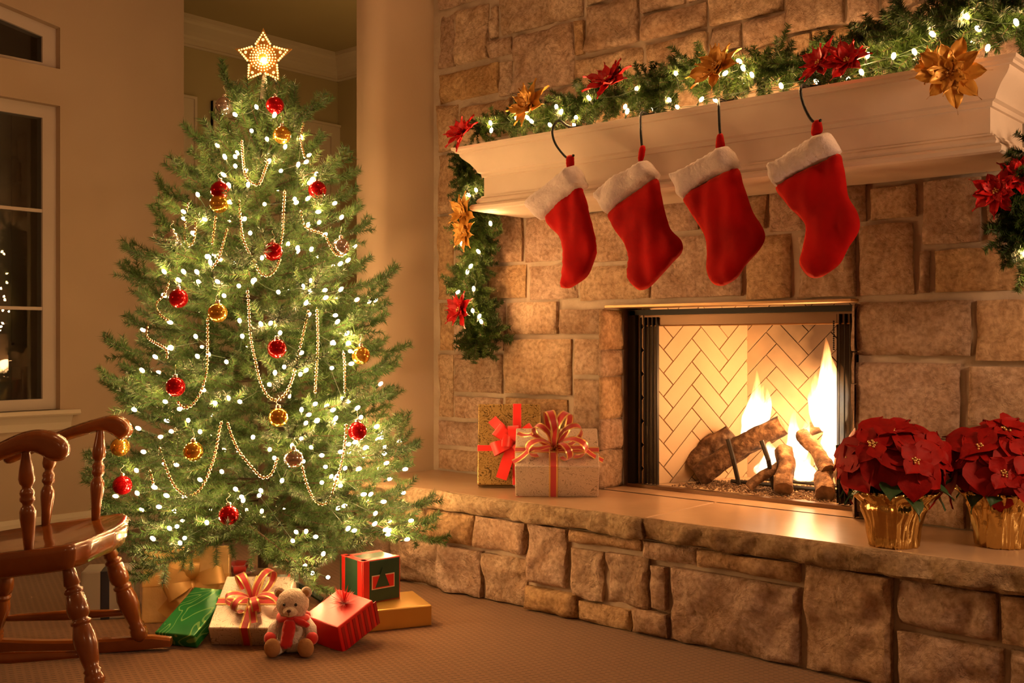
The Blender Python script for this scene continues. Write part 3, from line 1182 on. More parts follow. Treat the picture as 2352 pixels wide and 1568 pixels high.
def make_log(label, p0, p1, r0, r1, seed, bend=.01):
    p0, p1 = Vector(p0), Vector(p1)
    t = thing('fire_log', label, 'log', p0)
    n, k = 16, 20
    d = p1 - p0
    side = d.cross(Vector((0, 0, 1))).normalized()
    up = side.cross(d).normalized()
    mb = MB()
    for i in range(n + 1):
        s = i / n
        c = p0 + d * s + up * math.sin(s * PI) * bend + side * .006 * math.sin(s * 7 + seed)
        r = r0 + (r1 - r0) * s
        if i == 0 or i == n:
            r *= .93
        for j in range(k):
            a = 2 * PI * j / k
            q = Vector((math.cos(a) * 1.8, math.sin(a) * 1.8, s * d.length * 12 + seed * 3))
            rr = r * (1 + .20 * noise.noise(q) + .12 * noise.noise(q * 3.1) + .05 * abs(noise.noise(Vector((math.cos(a) * 6, math.sin(a) * 6, s * d.length * 5 + seed)))))
            mb.v.append(tuple(c + side * math.cos(a) * rr + up * math.sin(a) * rr))
    for i in range(n):
        for j in range(k):
            a, b2 = i * k + j, i * k + (j + 1) % k
            mb.f.append((a, a + k, b2 + k, b2))
    mb.m = [0] * len(mb.f)
    mb.build('bark', LOG, t, smooth=True, world=True)
    for s, rr, sg in ((0, r0, -1), (1, r1, 1)):
        mb = MB()
        base = 0 if s == 0 else n * k
        src = t.children[0].data.vertices if t.children else None
        c = p0 + d * s + d.normalized() * sg * .002
        ring = [Vector(src[base + j].co) for j in range(k)] if src else [c + side * math.cos(2 * PI * j / k) * rr + up * math.sin(2 * PI * j / k) * rr for j in range(k)]
        mb.v = [tuple(c)] + [tuple(v) for v in ring]
        mb.f = [(0, 1 + j, 1 + (j + 1) % k) for j in range(k)]
        mb.m = [0] * k
        mb.build('cut_end', LOGEND, t, world=True)
    return t


def fpt(cx_, cy_, Y):           # a point read in the enlarged firebox view
    return at(1360 + cx_ / 2.903, 660 + cy_ / 2.903, Y=Y)


make_log('thick charred log lying at the back left of the fire', fpt(672, 1205, 4.27), fpt(945, 985, 4.36), .072, .056, 1)
make_log('long log slanting up across the middle of the fire', fpt(715, 1255, 4.15), fpt(1275, 915, 4.27), .050, .047, 2, .012)
make_log('thin dark log slanting at the front below the long log', fpt(1045, 1335, 4.07), fpt(1255, 1195, 4.16), .022, .022, 3)
make_log('short upright log end at the front middle of the fire', fpt(1285, 1345, 4.07), fpt(1290, 1085, 4.22), .040, .038, 4)
make_log('bent log leaning on the right behind the flames', fpt(1580, 1225, 4.15), fpt(1400, 975, 4.26), .034, .030, 5)
make_log('dark log lying across the top at the back right', fpt(1455, 945, 4.38), fpt(1690, 925, 4.42), .030, .034, 6, .02)
make_log('short thick log end at the front right of the fire', fpt(1545, 1375, 4.06), fpt(1545, 1235, 4.2), .040, .036, 7)
make_log('small charred log at the far right edge by the screen', fpt(1660, 1330, 4.10), fpt(1650, 1080, 4.25), .022, .020, 8)

t = thing('fire_grate', 'black iron grate holding the logs in the firebox', 'grate', fpt(1000, 1280, 4.2))
for (a, b2, c, d2, Y) in ((668, 990, 700, 1078, 4.34), (905, 1010, 940, 1140, 4.12), (1130, 1020, 1175, 1150, 4.10), (1640, 1050, 1650, 1180, 4.09)):
    mb = MB()
    p, q = fpt(a, b2, Y), fpt(c, d2, Y)
    mb.tube([p, q, Vector((q.x, q.y + .05, .47))], .010, 6)
    mb.build('prong', SOOT, t, world=True)
mb = MB()
mb.tube([(-2.38, 4.2, .475), (-1.86, 4.2, .475)], .009, 6)
mb.tube([(-2.34, 4.36, .475), (-1.90, 4.36, .475)], .009, 6)
mb.build('rail', SOOT, t, world=True)

# flames
FL = bpy.data.materials.new('flame')
FL.use_nodes = True
nt = FL.node_tree
for n in list(nt.nodes):
    if n.type != 'OUTPUT_MATERIAL':
        nt.nodes.remove(n)
em = nt.nodes.new('ShaderNodeEmission')
trn = nt.nodes.new('ShaderNodeBsdfTransparent')
mix = nt.nodes.new('ShaderNodeMixShader')
lw = nt.nodes.new('ShaderNodeLayerWeight')
lw.inputs['Blend'].default_value = 0.5
tc = nt.nodes.new('ShaderNodeTexCoord')
sp = nt.nodes.new('ShaderNodeSeparateXYZ')
nt.links.new(tc.outputs['Generated'], sp.inputs[0])
rp = nt.nodes.new('ShaderNodeValToRGB')
e = rp.color_ramp.elements
e[0].position, e[0].color = 0.0, (1.0, 0.62, 0.28, 1)
e[1].position, e[1].color = 1.0, (1.0, 0.26, 0.04, 1)
k1 = e.new(0.45)
k1.color = (1.0, 0.74, 0.50, 1)
k2 = e.new(0.75)
k2.color = (1.0, 0.48, 0.15, 1)
nt.links.new(sp.outputs[2], rp.inputs['Fac'])
nt.links.new(rp.outputs['Color'], em.inputs['Color'])
em.inputs['Strength'].default_value = FLAME_STRENGTH
inv = nt.nodes.new('ShaderNodeMapRange')
inv.inputs['From Min'].default_value = 0.97
inv.inputs['From Max'].default_value = 0.10
inv.inputs['To Min'].default_value = 0.0
inv.inputs['To Max'].default_value = 1.0
nt.links.new(lw.outputs['Facing'], inv.inputs['Value'])
hr = nt.nodes.new('ShaderNodeMapRange')
hr.inputs['From Min'].default_value = 0.35
hr.inputs['From Max'].default_value = 1.0
hr.inputs['To Min'].default_value = 0.85
hr.inputs['To Max'].default_value = 0.04
nt.links.new(sp.outputs[2], hr.inputs['Value'])
fz = nt.nodes.new('ShaderNodeTexNoise')
fz.inputs['Scale'].default_value = 3.0
fz.inputs['Detail'].default_value = 3
mpn = nt.nodes.new('ShaderNodeMapping')
mpn.inputs['Scale'].default_value = (14, 14, 2.2)
nt.links.new(tc.outputs['Object'], mpn.inputs['Vector'])
nt.links.new(mpn.outputs['Vector'], fz.inputs['Vector'])
fm = nt.nodes.new('ShaderNodeMapRange')
fm.inputs['From Min'].default_value = 0.35
fm.inputs['From Max'].default_value = 0.65
fm.inputs['To Min'].default_value = 0.18
fm.inputs['To Max'].default_value = 1.0
nt.links.new(fz.outputs['Fac'], fm.inputs['Value'])
mul = nt.nodes.new('ShaderNodeMath')
mul.operation = 'MULTIPLY'
pw = nt.nodes.new('ShaderNodeMath')
pw.operation = 'POWER'
pw.inputs[1].default_value = 1.6
nt.links.new(inv.outputs['Result'], pw.inputs[0])
nt.links.new(pw.outputs[0], mul.inputs[0])
nt.links.new(hr.outputs['Result'], mul.inputs[1])
mul2 = nt.nodes.new('ShaderNodeMath')
mul2.operation = 'MULTIPLY'
nt.links.new(mul.outputs[0], mul2.inputs[0])
nt.links.new(fm.outputs['Result'], mul2.inputs[1])
nt.links.new(mul2.outputs[0], mix.inputs[0])
nt.links.new(trn.outputs[0], mix.inputs[1])
nt.links.new(em.outputs[0], mix.inputs[2])
nt.links.new(mix.outputs[0], nt.nodes['Material Output'].inputs[0])


def tongue(base, tip, r, seed, flat=.6):
    base, tip = Vector(base), Vector(tip)
    mb = MB()
    n, k = 18, 14
    for i in range(n + 1):
        s = i / n
        c = base.lerp(tip, s) + Vector((math.sin(s * 5 + seed) * .018 * s, math.cos(s * 4 + seed) * .012 * s, 0))
        rr = r * (math.sin(min(1, s * 2.6 + .22) * PI / 2)) * (1 - s) ** .75 + .0008
        for j in range(k):
            a = 2 * PI * j / k
            w = 1 + .35 * noise.noise(Vector((math.cos(a) * 1.5, math.sin(a) * 1.5, s * 4 + seed)))
            mb.v.append((c.x + math.cos(a) * rr * w, c.y + math.sin(a) * rr * flat * w, c.z))
    for i in range(n):
        for j in range(k):
            a, b2 = i * k + j, i * k + (j + 1) % k
            mb.f.append((a, b2, b2 + k, a + k))
    mb.m = [0] * len(mb.f)
    return mb


def fire(label, tongues):
    t = thing('flame', label, 'flame', fpt(tongues[0][0], tongues[0][1], tongues[0][4]))
    for i, (bx, by, tx, ty, Y, r) in enumerate(tongues):
        b_ = fpt(bx, by, Y)
        tp = fpt(tx, ty, Y + .02)
        tongue(b_, tp, r * 1.32, i * 2.3 + bx * .01).build('flame_tongue', FL, t, smooth=True, world=True)


fire('tall white flame rising behind the long slanting log', [(1035, 1090, 1090, 545, 4.30, .042), (1090, 1010, 1165, 640, 4.28, .040), (1050, 1060, 1040, 690, 4.32, .030), (1120, 960, 1195, 660, 4.31, .026), (1030, 1080, 1060, 800, 4.27, .036)])
fire('tallest flame with an orange tip at the right of the fire', [(1590, 960, 1530, 330, 4.30, .050), (1620, 960, 1610, 420, 4.31, .050), (1560, 960, 1490, 560, 4.29, .040), (1640, 930, 1660, 500, 4.33, .036), (1600, 1180, 1620, 640, 4.24, .060), (1500, 930, 1480, 640, 4.32, .030)])
fire('low broad flame in the gap between the two right logs', [(1350, 1180, 1370, 800, 4.27, .040), (1400, 1150, 1410, 850, 4.30, .034), (1560, 1240, 1570, 980, 4.20, .050), (1620, 1230, 1640, 960, 4.22, .042)])
fire('low bright flame licking under the front logs', [(1130, 1260, 1180, 1060, 4.18, .042), (1390, 1290, 1400, 1080, 4.16, .052), (1430, 1290, 1440, 1130, 4.19, .045), (1180, 1180, 1200, 1000, 4.22, .034)])

# ------------------------------------------------------------------ mantel shelf
mantel = thing('mantel_shelf', 'long cream moulded mantel shelf above the firebox', 'mantel', (-2.1, 3.6, 1.68))
# (offset outwards from the frieze, height): turned round the two ends with mitres
MZ0, MZ1 = 1.684, 1.965
prof = [(-.03, MZ0), (.035, MZ0), (.045, MZ0 + .006), (.048, MZ0 + .018), (.040, MZ0 + .028), (.022, MZ0 + .033), (.026, MZ0 + .042), (.020, MZ0 + .054), (.010, MZ0 + .060),
        (.010, MZ0 + .066), (.0, MZ0 + .068), (.0, MZ0 + .150), (.008, MZ0 + .152), (.010, MZ0 + .166), (.022, MZ0 + .172), (.024, MZ0 + .180), (.030, MZ0 + .19), (.046, MZ0 + .212),
        (.070, MZ0 + .234), (.078, MZ0 + .246), (.080, MZ0 + .256), (.092, MZ0 + .258), (.095, MZ0 + .266), (.104, MZ0 + .270), (.106, MZ1), (-.03, MZ1)]
FX0, FX1, FYR = -3.215, -1.054, 3.47


def mantel_ring(lo, hi, name, closed_top=False, closed_bottom=False):
    mb = MB()
    seg = prof[lo:hi]
    for (d, z) in seg:
        mb.v += [(FX0 - d, YS + .01, z), (FX0 - d, FYR - d, z), (FX1 + d, FYR - d, z), (FX1 + d, YS + .01, z)]
    for i in range(len(seg) - 1):
        for j in range(3):
            a = i * 4 + j
            mb.f.append((a, a + 1, a + 5, a + 4))
    n = len(seg)
    if closed_top:
        mb.f.append(tuple((n - 1) * 4 + j for j in range(4)))
    if closed_bottom:
        mb.f.append((3, 2, 1, 0))
    mb.m = [0] * len(mb.f)
    return mb.build(name, MANTEL, mantel, smooth=True, auto=25, world=True)


mantel_ring(1, 11, 'bottom_moulding', closed_bottom=True)
mantel_ring(10, 12, 'frieze')
mantel_ring(11, 25, 'crown_moulding', closed_top=True)

# ------------------------------------------------------------------ needles: shared sprig builder
def brush(mb, path, nl, per_m, rng, stem=.002, w=.0029, lean=.72, mi=1):
    """a stem with needles all round, like a bottle brush"""
    path = [Vector(p) for p in path]
    mb.tube(path, stem, 3, 0, False)
    for a, b in zip(path[:-1], path[1:]):
        d = b - a
        L = d.length
        if L < 1e-6:
            continue
        d.normalize()
        s = d.cross(Vector((0.13, 0.21, 1))).normalized()
        u = s.cross(d)
        for _ in range(max(1, int(L * per_m))):
            an = rng.uniform(0, 2 * PI)
            rd = s * math.cos(an) + u * math.sin(an)
            dr = (rd + d * rng.uniform(lean * .6, lean * 1.6)).normalized()
            p = a + d * (rng.random() * L)
            l = nl * rng.uniform(.7, 1.15)
            sd = dr.cross(rd.cross(d) + rd * rng.uniform(-1, 1)).normalized() * (w / 2)
            i = len(mb.v)
            mb.v += [tuple(p - sd), tuple(p + sd), tuple(p + dr * l)]
            mb.f.append((i, i + 1, i + 2))
            mb.m.append(mi)


def branch_mesh(L, seed, nl=.029, per_m=1050):
    rng = random.Random(seed)
    mb = MB()
    ph = rng.uniform(0, 6)

    def main(s):
        return Vector((L * s, .03 * L * math.sin(3 * s + ph), L * (.02 * s + .10 * s * s)))
    pts = [main(i / 8) for i in range(9)]
    mb.tube(pts, [.005 * (1 - .6 * i / 8) for i in range(9)], 4, 0, False)
    k0 = 2 if L > .3 else 1
    brush(mb, pts[k0:], nl, per_m, rng)
    nt_ = max(5, int(L / .046))
    for i in range(nt_):
        s = .16 + .80 * i / nt_
        p = main(s)
        sg = 1 if i % 2 else -1
        ang = rng.uniform(.55, 1.0) * sg
        up = rng.uniform(-.35, .55)
        l = min(.20, .40 * L) * (1.05 - .55 * s) * rng.uniform(.8, 1.15) + .03
        d = Vector((math.cos(ang), math.sin(ang), up)).normalized()
        q = [p, p + d * l * .5 + Vector((0, 0, .006)), p + d * l + Vector((.012, 0, .025 * rng.uniform(.2, 1.4)))]
        brush(mb, q, nl, per_m, rng, .0016)
    for k in range(3):
        d = Vector((1, (k - 1) * .55 + rng.uniform(-.1, .1), rng.uniform(.15, .6))).normalized()
        p = main(.96)
        brush(mb, [p, p + d * .05, p + d * .09 + Vector((0, 0, .015))], nl, per_m * 1.1, rng, .0016)
    return mb


def sprig_mesh(L, seed, nl=.019, per_m=2100):
    rng = random.Random(seed)
    mb = MB()
    for k in range(3):
        d = Vector((1, (k - 1) * .5 + rng.uniform(-.15, .15), rng.uniform(-.3, .3))).normalized()
        l = L * (1.0 if k == 1 else .75)
        brush(mb, [(0, 0, 0), d * l * .5, d * l + Vector((0, 0, .01))], nl, per_m, rng, .0015, .0026, .5)
    return mb


def orient(p, d, roll=0.0):
    d = Vector(d).normalized()
    z = Vector((0, 0, 1))
    if abs(d.z) > .97:
        z = Vector((0, 1, 0))
    y = z.cross(d).normalized()
    z = d.cross(y)
    M = Matrix((d, y, z)).transposed().to_4x4()
    return Matrix.Translation(p) @ M @ Matrix.Rotation(roll, 4, 'X')


# ------------------------------------------------------------------ the tree
TD = 4.5
TB = at(604, 784, D=TD)
TB.z = 0
PROF = [(185, 22), (215, 70), (250, 100), (300, 118), (350, 132), (450, 205), (550, 225), (650, 265), (750, 282), (830, 298), (920, 322), (1050, 342), (1150, 352), (1240, 358), (1300, 335), (1340, 250)]
PZ = [(CAMH - (y - CY) / FPX * TD, r * TD / FPX) for y, r in PROF]


def tree_r(z):
    if z >= PZ[0][0]:
        return .03
    for (z1, r1), (z0, r0) in zip(PZ[:-1], PZ[1:]):
        if z0 <= z <= z1:
            return r0 + (r1 - r0) * (z - z0) / (z1 - z0)
    return PZ[-1][1]


def tsurf(px, py, k=0.9):
    """the point on the near side of the tree's hull seen at a pixel"""
    d = TD
    for _ in range(8):
        p = at(px, py, D=d)
        z = min(max(p.z, PZ[-1][0]), PZ[0][0])
        r = tree_r(z) * k
        u = (p - TB).dot(RT)
        f = math.sqrt(max(r * r - u * u, 0.0))
        d = TD - f
    return at(px, py, D=d)


tree = thing('christmas_tree', 'tall lit artificial fir tree left of the hearth', 'christmas tree', TB)
mb = MB()
mb.tube([(0, 0, .02), (0, 0, 1.2), (0, 0, 2.14)], [.022, .018, .008], 10)
mb.build('trunk', BARK, tree)
for k in range(3):
    a = k * 2 * PI / 3 + .5
    mb = MB()
    mb.tube([(0, 0, .10), (math.cos(a) * .16, math.sin(a) * .16, .07), (math.cos(a) * .27, math.sin(a) * .27, .012)], .012, 6)
    mb.build('stand_leg', WIRE, tree)
BL = {}
for i, L in enumerate((.16, .24, .34, .46, .58, .68)):
    for v in range(3):
        BL[i, v] = branch_mesh(L, 100 + i * 10 + v).mesh('branch', [BARK, NEEDLE])
LENS = (.16, .24, .34, .46, .58, .68)
z = .26
turn = 0.0
nb_ = 0
while z < 2.11:
    r = tree_r(z + .02)
    s = (z - .26) / 1.9
    n = int(round(10.5 - 5 * s)) if r > .1 else 5
    for k in range(n):
        a = turn + 2 * PI * k / n + R.uniform(-.12, .12)
        Lw = max(.13, r * R.uniform(.76, 1.10))
        i = min(range(6), key=lambda q: abs(LENS[q] - Lw))
        o = put('branch', BL[i, R.randrange(3)], tree)
        pitch = -.13 + .30 * s + R.uniform(-.09, .09) if s < .8 else .28 + (s - .8) * 4.0 + R.uniform(-.1, .1)
        sc = Lw / LENS[i]
        dz = -math.sin(pitch) * Lw * .55
        o.matrix_basis = Matrix.Translation((0, 0, z + dz + R.uniform(-.02, .02))) @ Matrix.Rotation(a, 4, 'Z') @ Matrix.Rotation(-pitch, 4, 'Y') @ Matrix.Rotation(R.uniform(-.4, .4), 4, 'X') @ Matrix.Scale(sc, 4)
        nb_ += 1
    z += .112 - .030 * s
    turn += 1.1
# low boughs the photograph shows sticking out
for (bx, by, tx, ty, L) in ((880, 1215, 985, 1262, .34), (830, 805, 897, 822, .24), (900, 1050, 928, 1000, .16), (690, 270, 728, 258, .16), (430, 470, 380, 452, .16), (400, 530, 374, 515, .16),
                            (400, 1290, 345, 1335, .24), (530, 215, 512, 190, .16), (700, 1330, 745, 1375, .24), (330, 650, 316, 640, .16), (320, 920, 268, 908, .16), (310, 840, 290, 828, .16),
                            (640, 1270, 700, 1322, .34)):
    p0 = tsurf(bx, by, .82)
    p1 = tsurf(tx, ty, 1.0)
    i = min(range(6), key=lambda q: abs(LENS[q] - L))
    d = (p1 - p0).normalized()
    o = put('branch', BL[i, R.randrange(3)], tree)
    o.matrix_basis = orient(p1 - d * LENS[i] - TB, d, R.uniform(-.5, .5))

# star topper
sc_ = at(605, 134, D=TD - .03)
star = thing('star_topper', 'gold openwork lit star on the very top of the tree', 'star', sc_)
fd = -FW
sx, sz = RT, Vector((0, 0, 1))
STARM = mat('star_gold', (0.42, 0.17, 0.03), 0.35, 0.6, emit=(1.0, 0.35, 0.04), estr=0.10)
Rs = .128
tips = []
for k in range(10):
    a = PI / 2 + k * PI / 5
    rr = Rs if k % 2 == 0 else Rs * .46
    tips.append((rr * math.cos(a), rr * math.sin(a)))


def sp3(u, v, w=0):
    return sc_ + sx * u + sz * v + fd * w


mb = MB()
n = 10
mb.v = [tuple(sp3(u, v, -.006)) for u, v in tips] + [tuple(sp3(u, v, .004)) for u, v in tips] + [tuple(sp3(0, 0, .016)), tuple(sp3(0, 0, -.016))]
for k in range(10):
    j = (k + 1) % 10
    mb.f += [(n + k, n + j, 20), (j, k, 21), (k, j, n + j, n + k)]
mb.m = [0] * len(mb.f)
mb.build('star_plate', STARM, star, world=True)
mb = MB()
rng = random.Random(3)
LSTAR = mat('star_light', (1, .7, .3), .3, emit=(1.0, 0.50, 0.14), estr=3.2)
spots = []
for k in range(5):
    a = PI / 2 + k * 2 * PI / 5
    tip = Vector((Rs * .86 * math.cos(a), Rs * .86 * math.sin(a)))
    for sgn in (-1, 1):
        b2 = a + sgn * PI / 5
        inn = Vector((Rs * .50 * math.cos(b2), Rs * .50 * math.sin(b2)))
        for j in range(6):
            q = tip.lerp(inn, j / 6 + .0) * .97
            spots.append((q.x, q.y, .0046))
    spots.append((Rs * .60 * math.cos(a), Rs * .60 * math.sin(a), .0065))
for ring, cnt, rr in ((.24, 16, .0042), (.33, 22, .0038), (.42, 26, .0032), (.16, 12, .004)):
    for k in range(cnt):
        a = 2 * PI * k / cnt
        spots.append((Rs * ring * math.cos(a), Rs * ring * math.sin(a), rr))
for (u, v, rr) in spots:
    hgt = .016 * max(0, 1 - math.hypot(u, v) / (Rs * .75)) + .004
    mb.ball(sp3(u, v, hgt), rr, 8, 5)
o = mb.build('light_holes', LSTAR, star, world=True, kind='stuff', smooth=True)
mb = MB()
mb.ball(sp3(.006, -.014, .022), .012, 10, 7)
mb.build('bulb', BULB, star, world=True, smooth=True)
mb = MB()
SOCK = mat('white_socket', (0.75, 0.62, 0.52), .5)
mb.tube([sp3(.002, -.05, -.012), sp3(0, -.11, -.012), sp3(0, -.17, -.012)], [.006, .013, .018], 12)
mb.build('socket_cone', SOCK, star, world=True, smooth=True)


# ------------------------------------------------------------------ lights on the tree
def C6(x, y):
    return (230 + x / 3.136, 300 + y / 3.136)


def C7(x, y):
    return (230 + x / 2.851, 780 + y / 2.851)


def C2(x, y):
    return (420 + x / 3.92, y / 3.92)


L6 = [(1203, 65), (1445, 60), (1332, 120), (900, 195), (975, 190), (975, 258), (1215, 225), (1425, 250), (1480, 228), (895, 322), (1555, 315), (1525, 350), (1505, 378), (1065, 395), (705, 465),
      (845, 468), (1400, 495), (1408, 520), (940, 517), (1185, 530), (1685, 525), (605, 588), (1565, 585), (1040, 638), (1735, 628), (610, 635), (1495, 682), (1080, 740), (1615, 752), (675, 745), (770, 910),
      (1420, 848), (1520, 858), (795, 955), (1165, 920), (1725, 962), (1780, 938), (465, 1020), (605, 1020), (700, 1022), (570, 1080), (715, 1090), (850, 1090), (1115, 1075), (1100, 1090), (1515, 1083),
      (1000, 1120), (1460, 1130), (1285, 1165), (1615, 1150), (1730, 1147), (1505, 1160), (465, 1190), (895, 1190), (1620, 1205), (1845, 1220), (1480, 1245), (1690, 1330), (1705, 1380), (1005, 1372),
      (1160, 1398), (1225, 1390), (510, 1382), (690, 1485), (1025, 1483), (1295, 1460), (1775, 1465), (1670, 1530), (1785, 1535), (515, 1560), (1500, 1330), (1300, 290), (1050, 290), (760, 640), (930, 400)]
L7 = [(465, 58), (365, 115), (640, 112), (712, 97), (828, 147), (1315, 88), (1525, 22), (1620, 25), (1635, 75), (280, 205), (1205, 180), (1145, 220), (1310, 228), (1345, 203), (1110, 295), (1640, 158), (1515, 185),
      (430, 407), (522, 455), (842, 385), (917, 407), (755, 415), (1318, 462), (1363, 492), (1585, 385), (1620, 405), (1520, 462), (1405, 422), (1680, 450), (1540, 520), (1345, 548), (228, 460), (577, 530), (255, 582),
      (655, 605), (400, 635), (1705, 510), (1805, 570), (1315, 650), (1110, 720), (1258, 700), (1383, 705), (1447, 757), (1625, 685), (1665, 672), (1732, 710), (1570, 735), (1860, 705), (1858, 748), (1330, 797), (290, 735),
      (240, 858), (1690, 845), (1140, 775), (1190, 925), (1450, 935), (1540, 910), (1570, 955), (890, 980), (930, 1030), (935, 1055), (1040, 1020), (1055, 990), (245, 1008), (440, 1022), (362, 968), (390, 1095), (1850, 1060),
      (1720, 1013), (1800, 1140), (457, 1237), (505, 1222), (555, 1297), (525, 1333), (350, 1305), (1285, 1260), (1260, 1315), (1348, 1258), (1408, 1290), (1620, 1240), (1660, 1250), (2030, 1185), (2005, 1308), (1865, 1245),
      (1460, 1405), (1340, 1480), (1388, 1528), (1490, 1555), (470, 600), (680, 330), (1000, 640), (820, 1150), (700, 1200)]
L2 = [(840, 705), (665, 968), (820, 1045), (475, 1035), (395, 960), (620, 1180), (900, 1180)]
lights = [tsurf(*C6(*p), .97) for p in L6] + [tsurf(*C7(*p), .97) for p in L7] + [tsurf(*C2(*p), .97) for p in L2]
front_n = len(lights)
for _ in range(90):
    zz = .28 + 1.7 * R.random() ** 1.9
    a = R.uniform(0, 2 * PI)
    d = Vector((math.cos(a), math.sin(a), 0))
    if d.dot(-FW) > .25:
        continue
    lights.append(TB + d * tree_r(zz) * R.uniform(.8, .95) + Vector((0, 0, zz)))
for _ in range(20):
    a = math.radians(R.uniform(-15, 75))
    zz = R.uniform(.22, .85)
    lights.append(TB + Vector((math.cos(a), math.sin(a), 0)) * tree_r(zz) * R.uniform(.66, .86) + Vector((0, 0, zz)))
for _ in range(36):
    zz = .4 + 1.5 * R.random() ** 1.3
    a = R.uniform(0, 2 * PI)
    lights.append(TB + Vector((math.cos(a), math.sin(a), 0)) * tree_r(zz) * R.uniform(.35, .65) + Vector((0, 0, zz)))
ls = thing('string_lights', 'warm white light string wound all over the christmas tree', 'string lights', TB)
mb = MB()
mb.ball((0, 0, .004), (.0072, .0072, .0120), 8, 6)
bulb_me = mb.mesh('bulb', BULB, True)
gbulb_me = mb.mesh('bulb', GBULB, True)
mb = MB()
mb.tube([(0, 0, -.026), (0, 0, -.006)], .0042, 6)
sock_me = mb.mesh('socket', WIRE, True)
for p in lights:
    o = put('bulb', bulb_me, ls)
    out = (p - TB)
    out.z = R.uniform(0, .25)
    o.matrix_basis = orient(p - TB, out.normalized() + Vector((R.uniform(-.4, .4), R.uniform(-.4, .4), R.uniform(-.1, .5)))) @ Matrix.Rotation(PI / 2, 4, 'Y')
    s = put('socket', sock_me, o)
# wire: winds round the tree through the bulbs in order of height
order = sorted(lights[:front_n], key=lambda p: p.z)
mb = MB()
rest = order[:]
cur = rest.pop(0)
path = [cur]
while rest:
    j = min(range(min(60, len(rest))), key=lambda q: (rest[q] - cur).length)
    nx_ = rest.pop(j)
    mid = (cur + nx_) / 2
    path += [mid.lerp(Vector((TB.x, TB.y, mid.z)), min(.5, .12 + (nx_ - cur).length * .5)), nx_]
    cur = nx_
mb.tube(path, .0013, 4, 0, False)
mb.build('wire', WIRE, ls, world=True)

# ------------------------------------------------------------------ baubles
mb = MB()
mb.ball((0, 0, 0), .0365, 24, 16)
ball_me = {c: mb.mesh('ball', m_, True) for c, m_ in (('red', REDBALL), ('gold', GOLDBALL), ('silver', SILVBALL))}
mb = MB()
mb.lathe([(.0085, .034), (.0095, .036), (.009, .046), (.004, .048), (0, .048)], 12)
cap_me = mb.mesh('cap', CAPM, True)
mb = MB()
mb.tube([(.0, 0, .047), (.007, 0, .053), (.008, 0, .061), (0, 0, .067), (-.006, 0, .074), (0, 0, .082)], .0011, 5)
loop_me = mb.mesh('hook', CAPM, True)
BAUBLES = [
    ('red', 632, 242, 'red glass bauble nearest the star topper'), ('red', 729, 436, 'red bauble on the upper right edge beside a bright bulb cluster'),
    ('red', 627, 577, 'red bauble hanging in the middle of the upper tree above a bead swag'), ('red', 410, 685, 'red bauble at the left, level with the gold one beside it'),
    ('red', 636, 800, 'red bauble at the centre of the tree inside the long bead loop'), ('red', 403, 888, 'red bauble at the left below half height, over a bead swag'),
    ('red', 821, 990, 'red bauble low on the right side of the tree'), ('red', 281, 1114, 'red bauble on the far left edge behind the rocking chair arm'),
    ('red', 525, 1183, 'lowest red bauble, close above the wrapped gifts'), ('red', 505, 437, 'red bauble half hidden in needles above a gold one, upper left'),
    ('gold', 648, 310, 'gold bauble just under the topmost red one'), ('gold', 503, 468, 'gold bauble in the upper left below a half hidden red one'),
    ('gold', 500, 718, 'gold bauble left of centre near the middle height'), ('gold', 829, 816, 'gold bauble on the right edge at middle height'),
    ('gold', 639, 958, 'bright gold bauble below the long bead loop at centre'), ('gold', 444, 1036, 'gold bauble low on the left above a wide bead loop'),
    ('gold', 276, 1026, 'gold bauble on the left edge touching the chair arm in view'), ('silver', 515, 243, 'dark silver bauble at the upper left near the top'),
    ('silver', 396, 553, 'silver bauble hanging at the left tip below a bough'), ('silver', 783, 567, 'silver bauble at the right edge with bead strands beside it'),
    ('silver', 674, 1053, 'silver bauble low at centre beside a bead loop'),
]
GN = {'red': 'red baubles on the tree', 'gold': 'gold baubles on the tree', 'silver': 'silver baubles on the tree'}
for (c, px, py, lab) in BAUBLES:
    p = tsurf(px, py, 1.02)
    t = thing('bauble', lab, 'bauble', p, group=GN[c])
    t.matrix_basis = Matrix.Translation(p) @ Matrix.Rotation(R.uniform(0, 6), 4, 'Z')
    put('ball', ball_me[c], t)
    put('cap', cap_me, t, label='silver cap')
    put('hook', loop_me, t)

